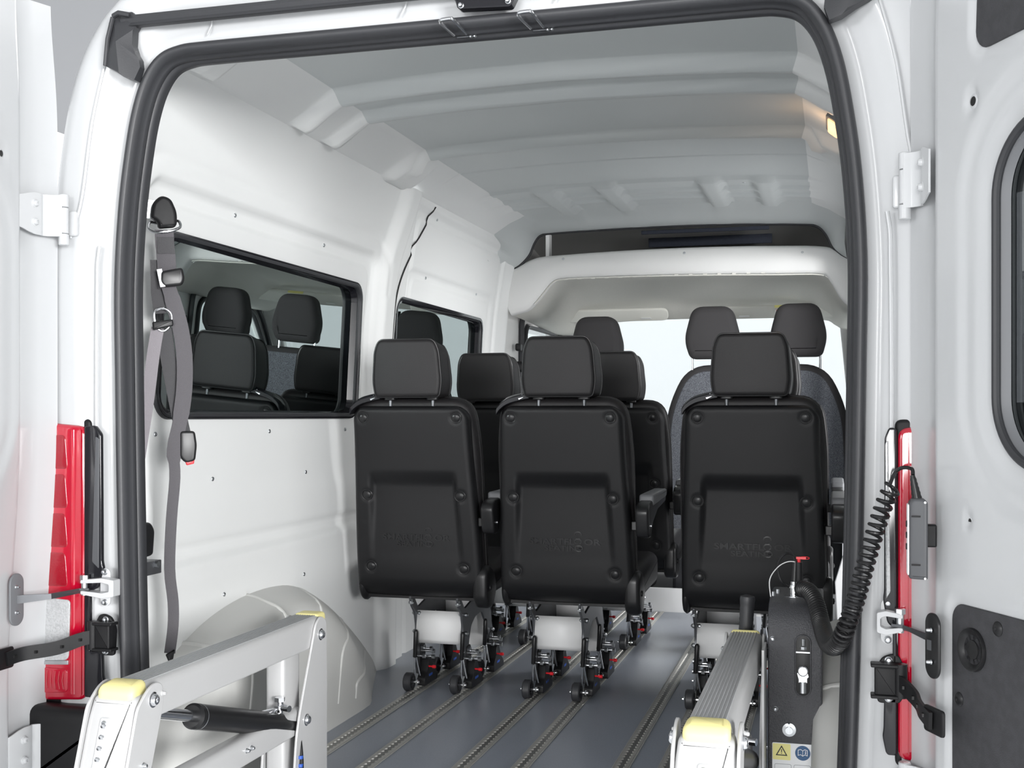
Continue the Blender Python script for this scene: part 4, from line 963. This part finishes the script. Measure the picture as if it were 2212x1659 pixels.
# ------------------------------------------------------------------ shoulder belts hanging at the rear pillars
for s in (-1, 1):
    X = -.815 if s < 0 else .845
    wd = (.8, .6*(1 if s < 0 else -1)*1, 0) if s < 0 else (-.35, .93, 0)
    t = empty('shoulder_belt', (X, .16, .4), 'dark grey wheelchair shoulder belt with chrome ring hanging beside the left side window' if s < 0 else 'black shoulder belt hanging behind the right door seal, only its edge showing', 'seat belt', 'wheelchair shoulder belts')
    W3 = Vector(wd).normalized(); Fv = Vector((.6*1, -.8, 0)) if s < 0 else Vector((0, -1, 0))
    def B(h, z, f=0): p = Vector((X, .165, 0))+W3*h+Fv*f; return (p.x, p.y, z)
    mb = MB(); mb.loft([[B(h, z, f) for h, z in roundpoly([(-.075, 1.430), (-.01, 1.430), (-.01, 1.475), (-.075, 1.480)], .004)] for f in (-.004, .0)]); mb.build('steel_bracket', STEEL, t, bevel=.001)
    P = roundpoly([(-.030, 1.428), (-.026, 1.465), (-.005, 1.485), (.018, 1.478), (.032, 1.445), (.032, 1.410), (-.012, 1.404), (-.014, 1.42)], .012, 4)
    mb = MB(); mb.pad(P, B if False else (lambda a, b, q: B(a, b, q)), .0, .030, .010, 4); mb.build('anchor_cover', PLB, t)
    mb = MB(); mb.tube(smooth_pts([B(-.030, 1.420, .01), B(-.034, 1.405, .012), B(-.022, 1.395, .018), B(.0, 1.396, .024), B(.025, 1.402, .022), B(.040, 1.412, .016), B(.038, 1.425, .010), B(.028, 1.427, .006), B(-.01, 1.42, .0)], 4, True), .0035, 8, closed=True); mb.build('chrome_ring', CHR, t)
    mb = MB(); mb.ribbon([B(.002, 1.402, .02), B(.004, 1.37, .014), B(.008, 1.33, .010), B(.010, 1.29, .008), B(.010, 1.26, .006)], wd, .044, .0022); w1 = mb.build('upper_webbing', WEB, t)
    mb = MB(); mb.ribbon([B(.005, 1.385, .0175), B(.007, 1.345, .0145)], wd, .040, .002); mb.build('stitching', WEBD, w1)
    mb = MB(); mb.pad(roundpoly([(-.006, 1.300), (.044, 1.312), (.050, 1.285), (.044, 1.268), (.0, 1.262), (-.008, 1.275)], .008, 4), lambda a, b, q: B(a, b, q), .014, .034, .007, 4); mb.build('adjuster', PLS, t)
    mb = MB(); mb.ribbon([B(-.010, 1.305, .026), B(-.002, 1.262, .030)], (W3.x, W3.y, .2), .012, .003); mb.build('adjuster_bar', CHR, t)
    mb = MB(); mb.ribbon(smooth_pts([B(.012, 1.268, .014), B(.022, 1.235, .014), B(.040, 1.17, .012), B(.050, 1.10, .012), B(.050, 1.02, .012), B(.040, .94, .012), B(.026, .87, .012), B(.028, .80, .010), B(.020, .70, .010), B(.016, .58, .008), B(.024, .50, .008), B(.024, .44, .008), B(.016, .375, .008)], 4),
                         wd, [.034]*4+[.038]*16+[.034]*6+[.026]*25, .002)
    mb.v and None
    mb.build('long_webbing', WEB, t)
    mb = MB(); mb.pad(roundpoly([(.006, .372), (.028, .385), (.024, .36), (.014, .352)], .003), lambda a, b, q: B(a, b, q), .003, .014, .003); mb.build('end_tip', PLS, t)
    mb = MB(); mb.ribbon([B(-.014, 1.33, .004), B(-.012, 1.25, .002), B(-.006, 1.20, .004)], wd, .030, .0015); mb.build('rear_webbing', WEBD, t)
    mb = MB(); mb.tube(smooth_pts([B(-.018, 1.205, .012), B(.0, 1.212, .014), B(.018, 1.20, .014), B(.018, 1.175, .012), B(.002, 1.158, .012), B(-.014, 1.165, .012), B(-.020, 1.185, .012)], 4, True), .0032, 8, closed=True); mb.build('chrome_ring', CHR, t)
    mb = MB(); mb.pad(roundpoly([(-.026, 1.178), (.022, 1.186), (.024, 1.17), (-.024, 1.158)], .004), lambda a, b, q: B(a, b, q), .012, .026, .004); mb.build('ring_cover', PLS, t)
    mb = MB(); mb.ribbon(smooth_pts([B(-.012, 1.165, .010), B(-.022, 1.10, .006), B(-.036, .98, .0), B(-.055, .85, -.002), B(-.072, .74, -.002), B(-.085, .66, -.002)], 4), wd, .030, .0015)
    if s < 0: mb.build('light_webbing', WEBL, t)
    mb = MB(); mb.ribbon(smooth_pts([B(.004, 1.165, .004), B(.012, 1.10, .0), B(.030, 1.0, -.002), B(.044, .93, -.002), B(.05, .905, -.002)], 4), wd, .036, .0016); mb.build('dark_webbing', WEBD, t)
    mb = MB(); mb.pad(roundpoly([(.040, .915), (.075, .915), (.080, .88), (.076, .842), (.054, .836), (.040, .85)], .008, 4), lambda a, b, q: B(a, b, q), -.004, .018, .006); bk = mb.build('buckle', PLS, t)
    mb = MB(); mb.pad(roundpoly([(.052, .842), (.074, .845), (.073, .835), (.056, .831)], .002), lambda a, b, q: B(a, b, q), -.001, .015, .002); mb.build('red_button', RED, bk)
t = empty('belt_retractor', (-.80, .05, .60), 'dark belt retractor and steel bracket beside the left door seal', 'belt retractor')
mb = MB(); mb.pad(roundpoly([(.035, .615), (.105, .62), (.112, .68), (.095, .70), (.035, .70)], .01), lambda a, b, q: (-.835+q, a, b), 0, .035, .008); mb.build('reel_housing', PLS, t)
mb = MB(); mb.box((-.815, .085, .592), (.045, .08, .032)); mb.build('steel_bracket', DARKM, t, bevel=.002)
mb = MB(); mb.cyl((-.793, .10, .60), (-.785, .10, .60), .008, 6); mb.build('bolt', STEEL, t)

# ------------------------------------------------------------------ wheelchair lift
L = empty('wheelchair_lift', (0, .0, 0), 'folded silver and black wheelchair lift standing in the rear opening, with arms left and right', 'wheelchair lift')
def arm_section(x, w, h, zt, ribs):
    P = roundpoly([(x-w/2, zt-h), (x+w/2, zt-h), (x+w/2, zt), (x-w/2, zt)], [.006, .006, .018, .018], 5); return P
for s in (-1, 1):
    x = .560 if s > 0 else -.536; yo = 0 if s > 0 else -.055; y0, y1 = -.400, .44+yo; zt = .445; w = .078; h = .074
    P = arm_section(x, w, h, zt, 0)
    mb = MB(); mb.loft([[(a, y, b) for a, b in P] for y in (y0, y1)]); am = mb.build('upper_arm', SILV, L, bevel=.0)
    for k in range(9):
        xx = x-.026+.0065*k; mb = MB(); mb.box((xx, (y0+y1)/2, zt+.0004), (.0028, y1-y0-.02, .0024)); mb.build('groove_ridge', SILVD, am, bevel=.0006)
    # yellow end caps
    mb = MB(); mb.pad(roundpoly([(x-.040, y0-.048), (x+.040, y0-.048), (x+.036, y0+.008), (x-.036, y0+.008)], .014, 5), lambda a, b, q: (a, b, zt-.030+q-.012*ss(-.42, -.46, b)), 0, .036, .012, 5); mb.build('yellow_cap', YEL, L)
    mb = MB(); mb.pad(roundpoly([(x-.034, y1-.012), (x+.034, y1-.012), (x+.034, y1+.045), (x-.034, y1+.045)], .014, 5), lambda a, b, q: (a, b, zt-.030+q-.02*ss(.44, .49, b)), 0, .034, .010, 4); mb.build('yellow_cap', YEL, L)
    # near end post, leaning out towards the bottom
    def post(a, b, q): return (x+a*.9, y0-.030-q-(zt-b)*.33, b)
    Pp = roundpoly([(-.056, .10), (.056, .10), (.056, .385), (.050, zt-.018), (-.050, zt-.018), (-.056, .385)], [.004, .004, .03, .010, .010, .03], 4)
    mb = MB(); mb.pad(Pp, post, -.045, .012, .012, 4); po = mb.build('end_post', SILV, L)
    mb = MB()
    for sd in (-1, 1):
        mb = MB(); mb.loft([[(x+sd*(.050+q), a-(zt-b)*.33, b) for a, b in roundpoly([(y0-.045, .10), (y0+.035, .10), (y0+.045, .40), (y0+.030, .438), (y0+.005, .447), (y0-.02, .438), (y0-.045, .41)], .012, 4)] for q in (0, .006)]); ck = mb.build('cheek_plate', SILV, L, bevel=.0015)
        bolt(ck, (x+sd*.056, y0+.004-.01, .415), (sd, 0, 0), .0115, 'pivot_bolt', CHR); bolt(ck, (x+sd*.056, y0+.0-.04, .30), (sd, 0, 0), .0045, 'screw', STEEL)
        bolt(ck, (x+sd*.056, y0+.034-.01, .421), (sd, 0, 0), .004, 'screw', SILV)
    # light strip on the post
    ox = -.010 if s < 0 else -.002
    mb = MB(); mb.pad(rrect(.021, .105, .004, 3, ox, .338), post, .011, .016, .002); le = mb.build('light_strip', LEDM, L)
    for k in range(5):
        q = MB(); q.lathe(Vector(post(ox, .300+.019*k, .0155)), (0, -1, -.3), [(.006, 0), (.005, .0025), (0, .003)], 12); q.build('diode', CHR, le)
    for z in (.294, .382):
        q = MB(); q.lathe(Vector(post(ox, z, .0155)), (0, -1, -.3), [(.005, 0), (.0045, .003), (.002, .003), (.002, .001), (0, .001)], 12); q.build('screw', STEEL, le)
    # far link plates
    for sd in (-1, 1):
        pl = roundpoly([(.395, .430), (.425, .448), (.458, .430), (.462, .30), (.462, .0), (.262, .0), (.288, .19), (.350, .33), (.385, .405)], [.012, .02, .012, .05, .004, .004, .05, .06, .03], 5)
        mb = MB(); mb.loft([[(x+sd*(w/2+.001+q), a+yo, b) for a, b in pl] for q in (0, .006)]); lk = mb.build('link_plate', SILV, L, bevel=.0015)
        bolt(lk, (x+sd*(w/2+.007), .423+yo, .400), (sd, 0, 0), .0115, 'pivot_bolt', CHR); bolt(lk, (x+sd*(w/2+.007), .340+yo, .205), (sd, 0, 0), .0115, 'pivot_bolt', CHR)
    # lower arm
    P = arm_section(x+(-s)*.012 if s < 0 else x, .045, .062, .235, 0)
    mb = MB(); mb.loft([[(a, y, b) for a, b in P] for y in (-.42, .345+yo)]); la = mb.build('lower_arm', SILV, L)
    for y in (.0, .022): bolt(la, (x-s*.012+.0225 if s < 0 else x-.0225, y, .206), (1 if s < 0 else -1, 0, 0), .0045, 'screw', STEEL)
    # hydraulic cylinder
    a = Vector((x+.01, -.19, .328)); b = Vector((x+.01, .36, .165)); dd = (b-a).normalized()
    mb = MB(); mb.lathe(a, dd, [(0, 0), (.022, 0), (.027, .006), (.027, (b-a).length-.004), (.022, (b-a).length), (0, (b-a).length)], 32); cy = mb.build('cylinder', GLB if False else PLS, L)
    mb = MB(); mb.cyl(a-dd*.14, a+dd*.002, .0125, 20); mb.build('piston_rod', CHR, cy)
    mb = MB(); mb.lathe(a+dd*.022, dd, [(.0272, 0), (.0275, .0005), (.0275, .0015), (.0272, .002)], 32); mb.build('cylinder_ring', STEEL, cy)
    e = a+dd*.42+Vector((0, 0, .026))
    mb = MB(); mb.cyl(e, e+Vector((.0, 0, .030)), .009, 16); mb.cyl(e+Vector((0, 0, .012)), e+Vector((0, 0, .020)), .014, 6); mb.cyl(e+Vector((0, 0, .030)), e+Vector((0, 0, .040)), .013, 6); mb.cyl(e+Vector((0, -.0, .016)), e+Vector((.03, -.01, .016)), .008, 14); mb.build('hose_fitting', CHR, cy)
    mb = MB(); ee = e+Vector((0, -.02, .014)); mb.tube(smooth_pts([ee, ee+Vector((.01, -.05, .004)), ee+Vector((.006, -.11, .006)), ee+Vector((-.02, -.125, .006)), ee+Vector((-.03, -.09, .004)), ee+Vector((-.016, -.02, .0))], 5, True), .0045, 8, closed=True); mb.build('chrome_bail', CHR, cy)
    # support column down to the floor
    mb = MB(); mb.pad(rrect(.050, .09, .01, 3, x-.01, .27), lambda a, b, q: (a, b, q), .0, .37, .006); mb.build('support_column', SILV, L) if s < 0 else None
    mb = MB(); mb.box((x, .38+yo, .006), (.16, .22, .012)); mb.build('foot_plate', DARKM, L, bevel=.002)
mb = MB(); mb.pad(roundpoly([(-.62, -.1), (-.50, -.1), (-.50, .10), (-.62, .14)], .01), lambda a, b, q: (a, -.47-(.445-b)*.1-q*0+.02+q, b+.1), 0, .03, .004)
mb = MB(); mb.tube(smooth_pts([(-.50, .26, .18), (-.488, .25, .10), (-.492, .24, .04), (-.50, .24, .0)], 5), .007, 10); hs = mb.build('hydraulic_hose', PLB, L)
for k in range(4): mb = MB(); mb.lathe((-.489, .247, .06+.02*k), (0, .05, 1), [(.0073, 0), (.0073, .008)], 12); mb.build('hose_marking', BLUE, hs)
mb = MB(); mb.box((.611, .30, .22), (.006, .10, .44)); mb.build('inner_plate', SILV, L, bevel=.001)
# grip
mb = MB(); mb.lathe((.552, .515, .36), (.05, .0, 1), [(0, 0), (.010, 0), (.010, .05), (.0165, .052), (.017, .060)]+[(.0165+.0008*(k % 2), .06+.006*k) for k in range(1, 14)]+[(.0175, .142), (.0185, .150), (.017, .157), (.008, .160), (0, .160)], 24); mb.build('grip', RUB, L)
# pump tower
tw = [(.33, 0), (.33, .462), (.336, .490), (.352, .512), (.380, .526), (.42, .533), (.58, .533), (.60, .52), (.60, 0)]
mb = MB(); mb.pad(tw, lambda a, b, q: (q, a, b), .617, .736, .005, 3); T = mb.build('pump_cover', PUMPM, L, sharp=40)
mb = MB(); sl = rrect(.033, .136, .0165, 8, .694, .395); mb.loft([[(a, .3285, b) for a, b in sl], [(a, .3295, b) for a, b in inset(sl, -.002)]]); so = mb.build('slot', INK, T)
mb = MB(); mb.tube([(a, .329, b) for a, b in sl], .0018, 6, closed=True); mb.build('slot_rim', PUMPM, T)
mb = MB(); mb.cyl((.694, .326, .385), (.694, .314, .385), .0115, 24, bev=.002); mb.cyl((.694, .328, .375), (.694, .322, .375), .013, 6); mb.box((.694, .326, .368), (.018, .006, .02)); mb.build('valve_fitting', CHR, T)
mb = MB(); mb.cyl((.694, .326, .360), (.694, .326, .335), .008, 16); mb.cyl((.695, .326, .440), (.695, .326, .455), .004, 8); mb.cyl((.695, .326, .432), (.695, .326, .438), .007, 6); mb.box((.694, .3265, .425), (.030, .004, .003)); mb.build('valve_stem', STEEL, T)
for x, z, r in ((.628, .452, .0045), (.634, .295, .0045)): bolt(T, (x, .329, z), (0, -1, 0), r, 'screw', STEEL)
mb = MB(); mb.lathe((.664, .329, .250), (0, -1, 0), [(0, .0), (.015, 0), (.015, .002), (.008, .003), (.008, .010), (0, .010)], 24); mb.build('key_boss', STEEL, T)
mb = MB(); mb.box((.664, .3215, .256), (.004, .012, .02)); mb.build('key_blade', STEEL, T)
# stickers
mb = MB(); mb.pad(rrect(.088, .140, .003, 3, .671, .150), lambda a, b, q: (a, .3295-q, b), 0, .0012, .0003, 1); stk = mb.build('instruction_sticker', STIW, T)
def onst(a, b, q=0): return (a, .3283-q, b)
mb = MB(); mb.pad(rrect(.039, .036, .002, 3, .6475, .200), onst, 0, .0005, .0001, 1); mb.build('yellow_field', STIY, stk)
mb = MB(); tri = [(.6475, .2145), (.6345, .1915), (.6605, .1915)]; ti = inset(tri, .0022)
mb.loft([[onst(a, b, .0008) for a, b in tri], [onst(a, b, .0008) for a, b in ti]], cap=(False, False)); mb.box((.6475, .3273, .2025), (.0018, .0004, .007)); mb.box((.6475, .3273, .1965), (.0018, .0004, .0018)); mb.build('warning_triangle', INK, stk)
mb = MB(); mb.lathe((.6935, .3280, .200), (0, -1, 0), [(0, 0), (.0165, 0), (.0165, .0005), (0, .0005)], 32); mb.build('blue_disc', STIB, stk)
mb = MB(); b1 = [(.683, .207), (.689, .209), (.6935, .206), (.698, .209), (.704, .207), (.704, .194), (.698, .196), (.6935, .193), (.689, .196), (.683, .194)]; b2 = inset(b1, .0012)
mb.loft([[(a, .3272, b) for a, b in b1], [(a, .3272, b) for a, b in b2]], cap=(False, False)); mb.box((.6935, .3272, .1995), (.0009, .0004, .013)); mb.box((.6995, .3272, .2005), (.0018, .0004, .005)); mb.box((.6995, .3272, .2048), (.0018, .0004, .0018)); mb.build('book_symbol', STIW, stk)
for cx in (.6505, .6925):
    mb = MB(); q = rrect(.037, .030, .004, 4, cx, .158); q2 = inset(q, .0007); mb.loft([[onst(a, b, .0003) for a, b in q], [onst(a, b, .0003) for a, b in q2]], cap=(False, False)); mb.build('outline_box', GREYPL, stk)
# connector on the tower
mb = MB(); mb.lathe((.672, .44, .531), (0, 0, 1), [(0, 0), (.024, 0), (.024, .003), (.010, .004), (.010, .020), (.013, .021), (.013, .028), (.009, .029), (.009, .036), (0, .036)], 20); cn = mb.build('connector', CHR, T)
for dx, dy in ((-.03, .0), (-.022, .04)): mb = MB(); mb.cyl((.655+dx, .43+dy, .533), (.655+dx, .43+dy, .543), .004, 8); mb.build('terminal', STEEL, T)
mb = MB(); mb.cyl((.672, .44, .565), (.674, .44, .615), .008, 14, r2=.006); mb.build('cable_plug', PLS, cn)
mb = MB(); mb.tube(smooth_pts([(.674, .44, .612), (.668, .44, .628), (.652, .43, .632), (.636, .43, .612), (.636, .43, .585), (.645, .43, .565), (.662, .44, .552)], 6), .0028, 8); mb.build('loop_cable', PLS, cn)
mb = MB(); mb.tube(smooth_pts([(.685, .44, .610), (.660, .43, .614), (.636, .42, .602), (.618, .40, .575), (.620, .40, .535)], 6), .0012, 6); mb.build('wire', WHT, cn)
mb = MB(); mb.cyl((.682, .44, .560), (.682, .44, .612), .009, 14); mb.build('emergency_key', PLB, T)
mb = MB(); mb.cyl((.682, .44, .610), (.682, .44, .620), .004, 10); mb.box((.687, .44, .622), (.022, .008, .005)); mb.tube([(.694+.012*math.cos(a), .44, .622+.003*math.sin(a)) for a in rng(0, 6.0, .5)], .0008, 6); mb.build('key_head', RED, T)

# ------------------------------------------------------------------ remote control with coiled cable
t = empty('remote_control', (.905, -.17, .66), 'dark grey hand remote with a coiled cable, hung on the edge of the right door', 'remote control')
mb = MB(); mb.pad(roundpoly([(-.0165, .664), (.0165, .664), (.0165, .800), (.010, .806), (-.010, .806), (-.0165, .798)], .005, 3), lambda a, b, q: (.9035+a*.93, -.195+q+a*-.35, b), 0, .042, .006, 4); rb = mb.build('body', GREYH, t)
for z in (.690, .775):
    mb = MB(); mb.box((.9035, -.1955, z), (.024, .0015, .003)); mb.build('band', PLB, rb)
for x, z in ((.914, .667), (.914, .800)): mb = MB(); mb.cyl((x, -.199, z), (x, -.201, z), .002, 8); mb.build('screw', STEEL, rb)
mb = MB(); mb.pad(rrect(.032, .125, .004, 3, -.172, .733), lambda a, b, q: (.8885-q, a+.0, b), 0, .003, .001); kp = mb.build('keypad', LINER, t)
for z in (.76, .74, .72): mb = MB(); mb.cyl((.886, -.172, z), (.8835, -.172, z), .006, 12, bev=.001); mb.build('button', PLS, kp)
mb = MB(); mb.box((.925, -.172, .74), (.02, .02, .04)); mb.build('door_hook', PLB, t, bevel=.003)
mb = MB(); mb.lathe((.9025, -.172, .803), (-.18, .0, 1), [(0, 0), (.0085, 0)]+[(.0085-.0004*k+.0008*(k % 2), .004*k) for k in range(1, 11)]+[(.004, .044), (0, .044)], 16); mb.build('strain_relief', PLS, t)
path = smooth_pts([(.686, .40, .556), (.706, .36, .557), (.722, .30, .540), (.735, .22, .506), (.747, .10, .494), (.762, .0, .504), (.779, -.075, .545), (.800, -.090, .61), (.818, -.095, .68), (.836, -.10, .745), (.852, -.105, .795), (.866, -.11, .824)], 14)
Dl = [0]
for i in range(1, len(path)): Dl.append(Dl[-1]+(path[i]-path[i-1]).length)
Lt = Dl[-1]; turns = 76; NS = turns*14; up = Vector((0, 0, 1)); helix = []; fr = None; j = 0
rad = lambda f: .0160-.0020*ss(.45, 1, f)
for k in range(NS+1):
    f = k/NS; g = f**.80 if False else (f*.86 if f < .6 else .516+(f-.6)*.86+(f-.6)**2*.875); g = min(1, g); tgt = Lt*g
    while j < len(path)-2 and Dl[j+1] < tgt: j += 1
    q = (tgt-Dl[j])/max(1e-9, Dl[j+1]-Dl[j]); p = path[j].lerp(path[j+1], q); tg = (path[j+1]-path[j]).normalized()
    if fr is None: fr = tg.orthogonal().normalized()
    fr = (fr-tg*fr.dot(tg)).normalized(); w = tg.cross(fr); a = 2*PI*turns*f
    helix.append(p+(fr*math.cos(a)+w*math.sin(a))*rad(f))
end = helix[-1]
tail = smooth_pts([end, Vector((.868, -.12, .848)), Vector((.880, -.14, .858)), Vector((.894, -.165, .857)), Vector((.8955, -.172, .847))], 6)
mb = MB(); mb.tube(helix+tail[1:], .0035, 7); mb.build('coiled_cable', PLS, t)
